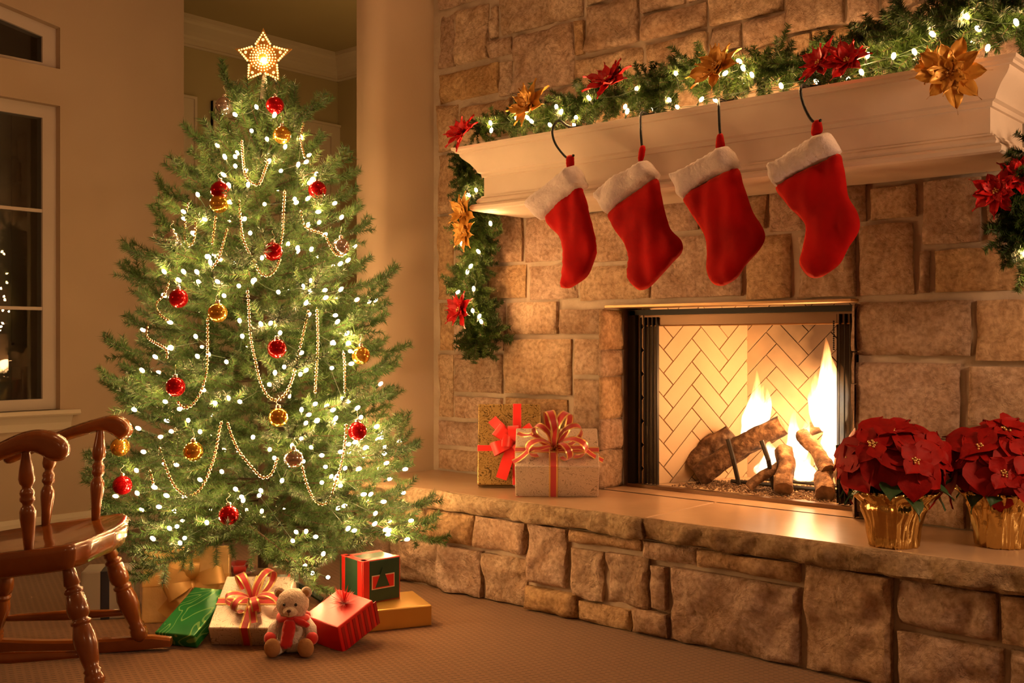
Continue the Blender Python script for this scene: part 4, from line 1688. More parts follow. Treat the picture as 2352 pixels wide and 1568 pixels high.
# ------------------------------------------------------------------ bead swags
SWAGS = [
    ('short gold bead swag near the top, left of the highest gold bauble', [C6(1020, 60), C6(1030, 200), C6(1050, 330), C6(1110, 385), C6(1150, 380), C6(1185, 290), C6(1210, 220)]),
    ('gold bead strand falling down the upper right side', [C2(1085, 1090), C2(1070, 1180), C2(1060, 1260), C2(1095, 1420)]),
    ('gold bead strand hanging straight down to the middle red bauble', [C6(1330, 420), C6(1322, 560), C6(1316, 720), C6(1300, 820)]),
    ('gold bead swag looping beneath the middle red bauble', [C6(1000, 480), C6(1012, 640), C6(1030, 780), C6(1095, 920), C6(1150, 1020), C6(1205, 1046), C6(1260, 1005), C6(1295, 930)]),
    ('short gold bead strand left of centre below an upper gold bauble', [C6(835, 600), C6(822, 710), C6(805, 830)]),
    ('gold bead strand slanting down left of the middle red bauble', [C6(920, 690), C6(890, 800), C6(855, 920), C6(800, 1000)]),
    ('gold bead strand draped past the right silver bauble', [C6(1440, 560), C6(1475, 690), C6(1610, 750), C6(1645, 810), C6(1690, 885), C6(1740, 900)]),
    ('longest gold bead loop around the central red bauble', [C6(1060, 1130), C6(1070, 1250), C6(1076, 1380), C7(990, 10), C7(1015, 130), C7(1050, 280), C7(1100, 370), C7(1160, 395), C7(1215, 350), C7(1260, 255), C7(1290, 130), C6(1445, 1540), C6(1478, 1390), C6(1500, 1300)]),
    ('gold bead strand hanging straight right of the long loop', [C6(1560, 1270), C6(1565, 1400), C7(1425, 20), C7(1416, 200), C7(1406, 360)]),
    ('gold bead swag curving under the lower left red bauble', [C6(775, 1330), C7(705, 20), C7(698, 200), C7(665, 330), C7(610, 420), C7(550, 445), C7(500, 400)]),
    ('gold bead strand hanging below the right gold bauble', [C7(1590, 70), C7(1600, 180), C7(1602, 360)]),
    ('wide gold bead loop low on the left of the tree', [C7(385, 690), C7(430, 830), C7(490, 960), C7(575, 1020), C7(650, 985), C7(710, 880), C7(755, 740), C7(785, 580), C7(800, 525)]),
    ('gold bead strand slanting right from the wide lower loop', [C7(830, 525), C7(860, 620), C7(910, 730), C7(990, 830), C7(1060, 900), C7(1120, 880), C7(1160, 780)]),
    ('gold bead loop low on the right below a silver bauble', [C7(1320, 810), C7(1345, 920), C7(1385, 1020), C7(1440, 1075), C7(1500, 1050), C7(1545, 920), C7(1580, 810), C7(1600, 680), C7(1610, 560)]),
    ('short gold bead strand at the lower left edge', [C7(320, 840), C7(340, 900), C7(352, 960)]),
    ('gold bead strand draped around the left red bauble', [C6(500, 1080), C6(470, 1170), C6(405, 1250), C6(430, 1320), C6(500, 1370)]),
    ('small gold bead loop at the left tip beside the silver bauble', [C6(640, 500), C6(620, 620), C6(610, 760), C6(640, 830), C6(680, 780), C6(690, 640)]),
    ('short gold bead strand at the left edge above a lower bulb', [C6(345, 1390), C6(345, 1490), C7(430, 60), C7(440, 130)]),
]
BV = MB()
BV.ball((0, 0, 0), 1.0, 8, 6)
for lab, pl in SWAGS:
    pts = [tsurf(x, y, 1.0) for x, y in pl]
    cv = curve(pts, 400)
    t = thing('bead_garland', lab, 'bead garland', cv[0], group='gold bead swags on the tree')
    mbb, last, acc = MB(), cv[0], 0.0
    for a, b in zip(cv[:-1], cv[1:]):
        acc += (b - a).length
        if acc >= .0148:
            acc = 0
            mbb.add([(b.x + x * .0068, b.y + y * .0068, b.z + z_ * .0068) for x, y, z_ in BV.v], BV.f)
    mbb.build('beads', BEAD, t, smooth=True, world=True, kind='stuff')
    mbt = MB()
    mbt.tube(cv[::6], .0012, 4)
    mbt.build('thread', BEAD, t, world=True)


# ------------------------------------------------------------------ silk flowers
def petal_mesh(L, Wd, m, cup=.25, fold=.25, seed=0, n=7, name='petal', point=1.0):
    rng = random.Random(seed)
    mb = MB()
    for i in range(n + 1):
        s = i / n
        w = Wd / 2 * (math.sin(min(1, s * 1.12 + .05) * PI) ** .8) * (1 + .10 * math.sin(s * 9 + seed))
        if i == n:
            w = .0004
        z = cup * L * s * s * (1 if s < .7 else 1) - .12 * L * max(0, s - .6) ** 2 * 6
        for c in (-1, -.5, 0, .5, 1):
            mb.v.append((L * s, w * c, z + abs(c) * w * fold + .004 * math.sin(c * 5 + s * 8 + seed)))
    for i in range(n):
        for j in range(4):
            a = i * 5 + j
            mb.f.append((a, a + 1, a + 6, a + 5))
    mb.m = [0] * len(mb.f)
    return mb.mesh(name, m, True)


PET = {}
for key, m_ in (('red', SILKRED), ('gold', SILKGOLD)):
    PET[key] = [petal_mesh(.085, .040, m_, .22, .3, s) for s in range(3)] + [petal_mesh(.060, .030, m_, .45, .3, s + 5) for s in range(2)]
mb = MB()
rng = random.Random(4)
for k in range(7):
    a = k * 2.4
    rr = .004 * math.sqrt(k)
    mb.ball((rr * math.cos(a), rr * math.sin(a), .012 + .002 * (k % 3)), .0042, 6, 5)
center_me = mb.mesh('flower_centre', GOLDLAME, True)


def silk_flower(label, c, p, nrm, kind, sc=1.0, n1=9, n2=8):
    t = thing('silk_poinsettia', label, 'artificial flower', p, group='%s silk poinsettias on the garland' % kind)
    M = orient(p, nrm) @ Matrix.Rotation(PI / 2, 4, 'Y')
    t.matrix_basis = M @ Matrix.Scale(sc, 4)
    for k in range(n1):
        a = 2 * PI * k / n1 + R.uniform(-.15, .15)
        o = put('petal', PET[kind][k % 3], t)
        o.matrix_basis = Matrix.Rotation(a, 4, 'Z') @ Matrix.Rotation(R.uniform(-.35, .25), 4, 'Y') @ Matrix.Translation((.004, 0, R.uniform(0, .006))) @ Matrix.Rotation(R.uniform(-.3, .3), 4, 'X') @ Matrix.Scale(R.uniform(.85, 1.1), 4)
    for k in range(n2):
        a = 2 * PI * (k + .5) / n2 + R.uniform(-.2, .2)
        o = put('petal', PET[kind][3 + k % 2], t)
        o.matrix_basis = Matrix.Translation((0, 0, .008)) @ Matrix.Rotation(a, 4, 'Z') @ Matrix.Rotation(R.uniform(-.5, -.05), 4, 'Y') @ Matrix.Rotation(R.uniform(-.3, .3), 4, 'X')
    put('flower_centre', center_me, t)
    return t


# ------------------------------------------------------------------ garlands
SPR = [sprig_mesh(.085 + .012 * k, 40 + k).mesh('sprig', [BARK, GNEEDLE]) for k in range(5)]


def garland(name, label, path, radii, count, bulbs, blabel, seed, flatten=1.0):
    rng = random.Random(seed)
    cv = curve(path, 200)
    t = thing(name, label, 'garland', cv[0])
    mb = MB()
    mb.tube(cv[::5], .006, 6)
    mb.build('core_wire', WIRE, t, world=True)
    tot = len(cv) - 1
    for k in range(count):
        s = (k + rng.random()) / count
        i = min(int(s * tot), tot - 1)
        p = cv[i]
        d = (cv[i + 1] - cv[i]).normalized()
        rr = radii[0] + 0
        q = s * (len(radii) - 1)
        j = min(int(q), len(radii) - 2)
        rr = radii[j] + (radii[j + 1] - radii[j]) * (q - j)
        sd = d.cross(Vector((0, 0, 1)))
        if sd.length < .2:
            sd = d.cross(Vector((0, 1, 0)))
        sd.normalize()
        u = sd.cross(d)
        a = rng.uniform(0, 2 * PI)
        rd = sd * math.cos(a) + u * math.sin(a) * flatten
        dr = (rd + d * rng.uniform(-1.3, 1.3)).normalized()
        o = put('sprig', SPR[rng.randrange(5)], t)
        o.matrix_basis = t.matrix_basis.inverted() @ orient(p, dr, rng.uniform(0, 6)) @ Matrix.Scale(rr / .10 * rng.uniform(.8, 1.1), 4)
    lt_ = thing('garland_lights', blabel, 'string lights', bulbs[0])
    for p in bulbs:
        o = put('bulb', gbulb_me, lt_)
        o.matrix_basis = Matrix.Translation(p - bulbs[0]) @ Matrix.Rotation(rng.uniform(-.8, .8), 4, 'X') @ Matrix.Rotation(rng.uniform(-.8, .8), 4, 'Y')
        put('socket', sock_me, o)
    mb = MB()
    wp = [bulbs[0]]
    for a, b in zip(bulbs[:-1], bulbs[1:]):
        wp += [(a + b) / 2 + Vector((0, .04, 0)), b]
    mb.tube(wp, .0013, 4, 0, False)
    mb.build('wire', WIRE, lt_, world=True)
    return t


GY = 3.50
gp = [(1095, 303), (1165, 278), (1235, 262), (1310, 243), (1400, 222), (1480, 212), (1560, 190), (1650, 172), (1760, 160), (1850, 150), (1930, 140), (2020, 105), (2100, 85), (2200, 62), (2300, 48), (2420, 40)]
garland('mantel_garland', 'long green pine garland lying along the top of the mantel shelf', [at(x, y, Y=GY) for x, y in gp], [.085, .115, .125, .125, .125, .12, .135, .15, .15], 295,
        [at(x, y, Y=GY - .10) for x, y in ((1128, 301), (1127, 284), (1186, 272), (1213, 272), (1222, 280), (1278, 247), (1288, 259), (1264, 288), (1323, 271), (1363, 295), (1354, 227), (1462, 205), (1440, 258), (1538, 231), (1553, 170), (1602, 178),
                                       (1634, 178), (1664, 170), (1700, 142), (1708, 159), (1728, 174), (1795, 199), (1875, 124), (1992, 130), (2102, 122), (2144, 80), (2249, 68), (2268, 113), (2335, 54), (2222, 40), (2052, 131), (1610, 230), (1980, 168))] + [Vector((x, 3.63 + .03 * math.sin(x * 17), 2.06 + .025 * math.sin(x * 9))) for x in np.linspace(-1.15, -2.85, 13)],
        'warm white light string woven through the garland on the mantel', 11, .75)
hp = [(1072, 352, 3.56), (1072, 400, 3.56), (1085, 450, 3.56), (1098, 500, 3.58), (1100, 550, 3.60), (1085, 600, 3.62), (1075, 650, 3.64), (1085, 700, 3.65), (1100, 745, 3.65), (1105, 800, 3.66)]
garland('hanging_garland', 'pine garland hanging down the stone at the left end of the mantel', [at(x, y, Y=Y) for x, y, Y in hp], [.085, .09, .105, .125, .11, .10, .115, .15, .12], 240,
        [at(x, y, Y=3.52) for x, y in ((1094, 438), (1078, 449), (1127, 515), (1063, 525), (1060, 562), (1100, 579), (1080, 613), (1073, 626), (1088, 665), (1050, 672), (1086, 715), (1100, 728), (1106, 740))],
        'warm white light string in the garland hanging left of the stockings', 12)
rp_ = [(2420, 350, 3.52), (2395, 430, 3.54), (2370, 480, 3.56), (2362, 530, 3.57), (2390, 600, 3.58)]
garland('end_garland', 'pine garland hanging at the right end of the mantel', [at(x, y, Y=Y) for x, y, Y in rp_], [.11, .13, .12, .11], 150,
        [at(x, y, Y=3.5) for x, y in ((2356, 585), (2420, 420), (2440, 520), (2385, 640))], 'warm white light string in the garland at the right end', 13)

# flowers along the garlands
for (lab, kind, px, py, Y, n3, sc) in [
    ('red silk poinsettia on the left end of the mantel', 'red', 1062, 308, 3.34, (-.1, -1, .5), 1.15),
    ('red silk poinsettia standing up between two gold flowers, left half of mantel', 'red', 1400, 188, 3.38, (-.1, -.8, .8), 1.3),
    ('red silk poinsettia left of the pair above the last stocking', 'red', 1885, 148, 3.34, (-.3, -1, .5), 1.05),
    ('red silk poinsettia right of the pair above the last stocking', 'red', 1945, 143, 3.34, (.3, -1, .5), 1.05),
    ('red silk poinsettia low on the garland hanging at the left', 'red', 1058, 712, 3.46, (-.1, -1, .2), 1.1),
    ('upper red silk poinsettia on the garland at the right end', 'red', 2345, 405, 3.45, (.2, -1, .3), .95),
    ('lower red silk poinsettia on the garland at the right end', 'red', 2290, 440, 3.44, (-.1, -1, .1), .95),
    ('gold silk poinsettia on the mantel near its left end', 'gold', 1216, 245, 3.38, (-.1, -1, .5), 1.3),
    ('gold silk poinsettia on the mantel above the third stocking', 'gold', 1648, 155, 3.36, (0, -1, .5), 1.3),
    ('larger gold silk poinsettia drooping over the right mantel edge', 'gold', 2185, 165, 3.32, (.1, -1, -.2), 1.35),
    ('small gold silk poinsettia drooping beside the larger one at the right', 'gold', 2140, 150, 3.34, (-.2, -1, .1), .75),
    ('upper gold silk poinsettia on the garland hanging at the left', 'gold', 1066, 490, 3.42, (-.1, -1, .25), 1.05),
    ('lower gold silk poinsettia on the garland hanging at the left', 'gold', 1068, 532, 3.44, (-.1, -1, -.1), 1.0),
]:
    p = at(px, py, Y=Y)
    silk_flower(lab, None, p, n3, kind, sc)

# ------------------------------------------------------------------ stockings
def S6(x, y):
    return (1200 + x / 2.904, 160 + y / 2.904)


STOCK = [
    (3.27, 'narrow red stocking hanging leftmost, nearest the tree',
     [(40, 880), (180, 760), (330, 642), (372, 668), (395, 720), (405, 785), (280, 890), (140, 1000), (80, 960)],
     [(150, 985), (250, 870), (365, 775), (400, 790), (440, 920), (475, 1060), (500, 1180), (490, 1250), (430, 1380), (330, 1450), (258, 1452), (250, 1420), (270, 1280), (270, 1190), (240, 1110), (185, 1050)],
     [(298, 660), (292, 590), (310, 570), (340, 572), (345, 600), (342, 650)],
     [(290, 348), (255, 342), (222, 352), (203, 385), (200, 430), (218, 490), (255, 545), (297, 588), (330, 590), (342, 565)]),
    (3.27, 'red stocking second from the tree, its toe folded',
     [(495, 830), (560, 760), (640, 700), (720, 660), (820, 605), (865, 640), (895, 720), (740, 830), (580, 962), (520, 890)],
     [(578, 945), (740, 820), (890, 725), (930, 830), (950, 930), (985, 1050), (1055, 1140), (1060, 1210), (1000, 1290), (900, 1410), (800, 1470), (735, 1440), (700, 1370), (710, 1250), (680, 1170), (620, 1080), (590, 1020)],
     [(775, 630), (773, 560), (785, 512), (800, 503), (820, 515), (815, 570), (800, 612)],
     [(788, 318), (789, 400), (793, 470), (798, 515), (806, 520)]),
    (3.26, 'broad red stocking third along, straight under the gold mantel flower',
     [(1000, 695), (1080, 660), (1220, 580), (1350, 510), (1400, 550), (1440, 660), (1330, 700), (1230, 752), (1075, 862), (1030, 780)],
     [(1075, 848), (1240, 740), (1430, 655), (1480, 780), (1530, 940), (1590, 1030), (1618, 1110), (1590, 1190), (1500, 1300), (1420, 1400), (1330, 1440), (1270, 1420), (1230, 1330), (1225, 1200), (1200, 1090), (1110, 930)],
     [(1292, 530), (1294, 450), (1312, 424), (1335, 428), (1346, 470), (1348, 520)],
     [(1312, 170), (1310, 240), (1312, 330), (1318, 425), (1328, 440)]),
    (3.25, 'red stocking hanging rightmost, highest of the four',
     [(1645, 640), (1700, 600), (1830, 520), (1960, 440), (2040, 420), (2080, 460), (2115, 550), (1980, 622), (1850, 690), (1700, 787)],
     [(1700, 770), (1900, 660), (2100, 560), (2140, 640), (2160, 740), (2180, 850), (2240, 960), (2252, 1060), (2180, 1180), (2120, 1290), (2040, 1360), (1960, 1390), (1900, 1370), (1850, 1290), (1870, 1190), (1885, 1050), (1840, 980), (1760, 890)],
     [(1930, 440), (1930, 370), (1945, 340), (1980, 335), (1998, 360), (1998, 420)],
     [(1870, 88), (1856, 130), (1862, 190), (1885, 260), (1920, 325), (1948, 350), (1980, 350), (1988, 328)]),
]
for i, (Y, lab, cuff, body, loop, hook) in enumerate(STOCK):
    def w2(lst, dy=0):
        return [at(*S6(x, y), Y=Y) for x, y in lst]
    top = w2(loop)[2]
    t = thing('christmas_stocking', lab, 'stocking', top, group='four stockings on the mantel')
    bo = closed_curve([(p.x, p.z) for p in w2(body)], 90)
    pillow(bo, .075, .016, lambda u, v, w, Y=Y: (u, Y - w - .012 * noise.noise(Vector((u * 22 + i, v * 7, 0.3))), v), .38, i * 3.3, .55, .075).build('sock_body', VELVET, t, smooth=True, world=True)
    co = closed_curve([(p.x, p.z) for p in w2(cuff)], 70)
    pillow(co, .105, .011, lambda u, v, w, Y=Y: (u, Y - w + .0022 * noise.noise(Vector((u * 40, v * 40, w))), v), .22, i * 5.1, .35, .045).build('cuff', PLUSH, t, smooth=True, world=True, label='white plush cuff')
    lo = closed_curve([(p.x, p.z) for p in w2(loop)], 30)
    pillow(lo, .022, .008, lambda u, v, w, Y=Y: (u, Y - w, v), 0, 0, .5).build('hanging_loop', VELVET, t, smooth=True, world=True)
    hk = w2(hook)
    hk = [Vector(p) for p in hk]
    h = thing('stocking_hook', ['black wire hook curling out at the left stocking', 'black wire hook over the second stocking', 'black wire hook over the third stocking', 'black wire hook curving over the right stocking'][i], 'hook', hk[0], group='stocking hooks')
    hx = S6(*hook[0])
    xa = at(hx[0], hx[1], Y=3.34).x
    path = [Vector((xa, 3.41, MZ1 + .004)), Vector((xa, 3.345, MZ1 + .007))] + hk[1:]
    cv = curve(path, 40)
    mb = MB()
    mb.tube(cv, .0048, 8)
    mb.build('hook_wire', BLACK, h, smooth=True, world=True)
    mb = MB()
    q = cv[0]
    mb.box(q.x - .03, q.x + .03, q.y - .02, q.y + .06, MZ1, MZ1 + .012)
    mb.build('hook_base', BLACK, h, world=True)


# ------------------------------------------------------------------ gifts
def bow_loops(mb, c, loops, width, mis, cols, tails=(), up=Vector((0, 0, 1))):
    """loops: (direction angle, length, rise); laid out around c"""
    c = Vector(c)
    for (a, L, rise, wd) in loops:
        d = Vector((math.cos(a), math.sin(a), 0))
        s = Vector((-math.sin(a), math.cos(a), 0))
        pts, ws = [], []
        for i in range(15):
            tt = i / 14
            rad = L * math.sin(PI * tt) ** .8
            ang = rise + (tt - .5) * 1.5
            pts.append(c + d * (rad * math.cos(ang)) + up * (rad * math.sin(ang) + .004))
            ws.append(s * wd / 2 * (0.55 + .45 * math.sin(PI * tt)))
        mb.strip(pts, ws, cols, mis)
    for (a, L, wd, droop) in tails:
        d = Vector((math.cos(a), math.sin(a), 0))
        s = Vector((-math.sin(a), math.cos(a), 0))
        pts = [c + d * (L * i / 8) + up * (.012 + .03 * math.sin(i / 8 * PI) - droop * (i / 8) ** 2 + .006 * math.sin(i * 1.7)) for i in range(9)]
        mb.strip(pts, [s * wd / 2 * (.6 + .4 * min(1, i / 3)) for i in range(9)], cols, mis)


def gift(label, dims, M, wrap, group='wrapped gifts', bands=(), band_mats=None, extra=None):
    """dims (w, d, h) with the base centre at the origin; bands: ('x' or 'y', offset, width, material)"""
    w, d, h = dims
    t = thing('gift_box', label, 'gift', M=M, group=group)
    mb = MB()
    mb.box(-w / 2, w / 2, -d / 2, d / 2, 0, h)
    put('box', bevel(mb.mesh('box', wrap), .005), t)
    for (ax, off, bw, m_) in bands:
        mb = MB()
        g = .0016
        if ax == 'x':
            mb.box(-w / 2 - g, w / 2 + g, off - bw / 2, off + bw / 2, -g * .2, h + g)
        elif ax == 'y':
            mb.box(off - bw / 2, off + bw / 2, -d / 2 - g, d / 2 + g, -g * .2, h + g)
        else:
            mb.box(-w / 2 - g, w / 2 + g, -d / 2 - g, d / 2 + g, off - bw / 2, off + bw / 2)
        ms_ = m_ if isinstance(m_, (list, tuple)) else [m_]
        o = put('ribbon', bevel(mb.mesh('ribbon', ms_[0]), .003), t)
        if len(ms_) > 1:
            for sg in (-1, 1):
                mb = MB()
                g2 = .0022
                e = bw * .13
                oo = off + sg * (bw / 2)
                if ax == 'x':
                    mb.box(-w / 2 - g2, w / 2 + g2, oo - e, oo + e, -g2 * .2, h + g2)
                else:
                    mb.box(oo - e, oo + e, -d / 2 - g2, d / 2 + g2, -g2 * .2, h + g2)
                put('ribbon_edge', bevel(mb.mesh('ribbon_edge', ms_[1]), .002), o)
    return t


def frame(p, yaw, pitch=0.0, roll=0.0):
    return Matrix.Translation(p) @ Matrix.Rotation(yaw, 4, 'Z') @ Matrix.Rotation(pitch, 4, 'X') @ Matrix.Rotation(roll, 4, 'Y')


FACE = YAW            # a box turned to face the camera has its -y side toward it
RG = [REDRIB, GOLDLAME]
RGC = (-1, -.62, .62, 1)


def rg_bow(t, c, loops, tails, name='bow'):
    mb = MB()
    bow_loops(mb, c, loops, .03, [1, 0, 1], RGC, tails)
    mb.build(name, RG, t, smooth=True)
    return mb


# hearth: white and silver box tipped forward on its front edge, leaning on the gold one
# pivot: front bottom edge
def tipped(px, py, z, yaw, tilt, dims, roll=0.0):
    p = at(px, py, Z=z)
    return Matrix.Translation(p) @ Matrix.Rotation(yaw, 4, 'Z') @ Matrix.Rotation(roll, 4, 'Y') @ Matrix.Rotation(tilt, 4, 'X') @ Matrix.Translation((0, dims[1] / 2, 0))


wd_ = (.352, .25, .172)
M = tipped(1279, 1141, HZ, FACE - .03, math.radians(35), wd_)
t = gift('white scroll patterned gift with red and gold ribbon on the hearth', wd_, M, WRAPSILV, 'gifts on the hearth', [('y', -.015, .030, RG), ('x', -.02, .030, RG)])
rg_bow(t, (-.01, -.02, wd_[2]), [(2.6, .13, .75, .038), (1.9, .17, 1.15, .042), (.9, .17, 1.05, .042), (.25, .15, .75, .038), (-.45, .16, .45, .040), (3.6, .14, .45, .038), (1.4, .13, 1.3, .038), (-1.0, .13, .5, .034)],
       [(3.55, .19, .030, .02), (-.25, .21, .030, .03), (2.75, .17, .028, -.02)])
gd = (.286, .075, .368)
p = at(1170, 1117, Z=HZ)
M = Matrix.Translation(p) @ Matrix.Rotation(FACE - .02, 4, 'Z') @ Matrix.Translation((0, .0, 0)) @ Matrix.Rotation(math.radians(-14), 4, 'X') @ Matrix.Translation((0, -gd[1] / 2, 0))
t = gift('gold damask gift with a red bow leaning on the stone behind the white gift', gd, M, WRAPGOLD, 'gifts on the hearth', [('y', .035, .040, REDSHEER), ('z', .165, .028, REDSHEER)])
mb = MB()
Mb = Matrix.Translation((.02, -gd[1] / 2 - .004, .185)) @ Matrix.Rotation(PI / 2, 4, 'X')
tmp = MB()
bow_loops(tmp, (0, 0, 0), [(2.5, .11, .5, .06), (.6, .12, .5, .06), (3.5, .11, .45, .06), (-.3, .11, .5, .06), (1.6, .09, .7, .05), (3.0, .08, .8, .06), (-.9, .09, .6, .05)], .05, [0], (-1, 1), [(-1.9, .17, .05, .0), (-1.35, .15, .05, .01), (2.3, .15, .045, .02)])
mb.add(tmp.v, tmp.f, 0, Mb)
mb.build('bow', REDSHEER, t, smooth=True)

# under the tree
GU = 'gifts under the tree'
sd_ = (.262, .27, .085)
M = tipped(568, 1482, 0, FACE - .02, math.radians(30), sd_)
t = gift('silver scroll gift with red and gold bow behind the teddy bear', sd_, M, WRAPSILV, GU, [('y', .0, .030, RG), ('x', .0, .030, RG)])
rg_bow(t, (0, 0, sd_[2]), [(2.2, .12, .38, .036), (1.0, .13, .5, .036), (-1.15, .10, .45, .034), (-2.1, .10, .45, .034), (-.35, .12, .3, .03), (-2.9, .10, .35, .03)], [(-1.3, .13, .028, .0), (-.3, .15, .026, 0)])

gd_ = (.165, .27, .055)
M = tipped(408, 1484, 0, FACE - .30, math.radians(24), gd_)
gift('shiny green swirl patterned flat gift beside the rocking chair', gd_, M, WRAPGREEN, GU)

bd = (.33, .085, .29)
p = at(425, 1428, Z=0)
M = Matrix.Translation(p) @ Matrix.Rotation(FACE + .16, 4, 'Z') @ Matrix.Rotation(math.radians(-10), 4, 'X') @ Matrix.Translation((0, bd[1] / 2, .0))
t = gift('large gold tissue gift with a gold organza bow standing at the back left', bd, M, WRAPCREAM, GU, [('y', .03, .045, GOLDRIB), ('z', .16, .045, GOLDRIB)])
tmp, mb = MB(), MB()
bow_loops(tmp, (0, 0, 0), [(2.9, .12, .4, .07), (.2, .13, .4, .07), (3.6, .12, .4, .07), (-.5, .11, .4, .07), (1.6, .08, .6, .06)], .06, [0], (-1, 1), [(-2.3, .17, .05, 0), (-.8, .15, .05, 0), (2.4, .13, .05, 0)])
mb.add(tmp.v, tmp.f, 0, Matrix.Translation((.03, -bd[1] / 2 - .004, .16)) @ Matrix.Rotation(PI / 2, 4, 'X'))
mb.build('bow', GOLDRIB, t, smooth=True)

p = at(255, 1410, D=4.25)
p.z = 0
gift('grey gift with dark ribbon on the carpet behind the chair leg', (.20, .16, .19), frame(p, FACE + .2), WRAPGREY, GU, [('y', -.01, .035, DARKRIB)])

rd_ = (.175, .185, .11)
M = tipped(748, 1486, 0, FACE - .62, math.radians(20), rd_, .10)
t = gift('bright red striped gift with a feathery red bow beside the teddy bear', rd_, M, WRAPRED, GU)
for k in range(7):
    mb = MB()
    x = -rd_[1] / 2 + .015 + k * .028
    mb.box(rd_[0] / 2 - .001, rd_[0] / 2 + .0014, x, x + .014, .004, rd_[2] - .012)
    mb.build('stripe', WRAPDKRED, t)
mb = MB()
for k in range(90):
    a, e = R.uniform(0, 2 * PI), R.uniform(.1, 1.3)
    d = Vector((math.cos(a) * math.cos(e), math.sin(a) * math.cos(e), math.sin(e)))
    L = R.uniform(.04, .075)
    s = d.cross(Vector((.3, .2, 1))).normalized() * .004
    b0 = Vector((0, .03, rd_[2]))
    i = len(mb.v)
    mb.v += [tuple(b0 - s), tuple(b0 + s), tuple(b0 + d * L)]
    mb.f.append((i, i + 1, i + 2))
    mb.m.append(0)
mb.build('feather_bow', REDSHEER, t)

# gold flat box on the carpet
A_, B_ = at(805, 1457, Z=0), at(992, 1437, Z=0)
u = (B_ - A_)
wid = u.length
yaw = math.atan2(u.y, u.x)
gb = (wid, .25, .082)
nrm = Vector((-u.y, u.x, 0)).normalized()
c = (A_ + B_) / 2 + nrm * gb[1] / 2
gift('plain shiny gold flat box on the carpet, rightmost gift', gb, frame(c, yaw), WRAPPLAIN, GU)
# green and red box on top of it
p = at(832, 1389, Z=.082)
gx = (.175, .17, .165)
yw = FACE + math.radians(40)
Mr = Matrix.Rotation(yw, 4, 'Z')
off = Mr @ Vector((gx[0] / 2, gx[1] / 2, 0))
M = Matrix.Translation(p + off + Vector((0, 0, .001))) @ Mr
t = gift('dark green gift with red bands and a tree patch, on the gold box', gx, M, WRAPPINE, GU, [('x', -gx[1] / 2 + .018, .034, REDBAND), ('y', -gx[0] / 2 + .018, .030, REDBAND), ('x', .055, .026, REDBAND)])
mb = MB()
yy = -gx[1] / 2 - .0026
mb.box(-.045, .06, yy, yy + .002, .050, .105)
pt = mb.build('patch', CREAMLINE, t)
mb = MB()
mb.box(-.041, .056, yy - .001, yy + .001, .054, .101)
mb.build('patch_field', REDBAND, pt)
mb = MB()
mb.prism([(-.03, .058), (.035, .058), (.010, .115), (.003, .135), (-.004, .115)], 'y', yy - .003, yy - .001)
mb.build('patch_tree', WRAPPINE, pt)
# boxes glimpsed further back
p = at(645, 1365, D=4.22)
p.z = 0
gift('small green gift with red bands glimpsed behind the silver one', (.13, .13, .155), frame(p, FACE + .1), WRAPPINE, GU, [('y', -.045, .024, REDBAND), ('y', .035, .024, REDBAND)])
p = at(560, 1380, D=4.36)
p.z = 0
t = gift('brown gift with a dark red bow deep under the boughs', (.20, .15, .15), frame(p, FACE - .1), mat('brown_paper', (.22, .11, .045), .6), GU)
mb = MB()
bow_loops(mb, (0, -.05, .15), [(2.8, .07, .5, .05), (.4, .07, .5, .05), (-1.2, .06, .5, .05), (1.6, .06, .8, .05), (3.6, .06, .4, .05)], .04, [0], (-1, 1))
mb.build('bow', REDRIB, t, smooth=True)

# ------------------------------------------------------------------ teddy bear
BEARM = mat('cream_plush', (0.72, 0.55, 0.42), .95, sheen=.5, bump=.7, bscale=120, var=[(.62, .46, .34)], scale=40)
BEARW = mat('white_plush_belly', (0.80, 0.68, 0.60), .95, sheen=.5, bump=.7, bscale=120)
PAW = mat('tan_sole', (0.40, 0.20, 0.08), .9, bump=.3, bscale=90)
SCARF = mat('red_felt', (0.60, 0.012, 0.010), .8, sheen=.4)
EYE = mat('black_bead', (.006, .006, .006), .12, spec=.8)
NOSE = mat('brown_thread', (.08, .025, .012), .6)
bp_ = at(673, 1497, Z=0)
BM = Matrix.Translation(bp_) @ Matrix.Rotation(FACE, 4, 'Z')
bear = thing('teddy_bear', 'small cream teddy bear in a red scarf sitting on the carpet', 'teddy bear', M=BM)


def soft(prof_, c, sq=(1, 1)):
    mb = MB()
    mb.lathe(prof_, 22)
    mb.v = [(x * sq[0] + c[0], y * sq[1] + c[1], z + c[2]) for x, y, z in mb.v]
    return mb


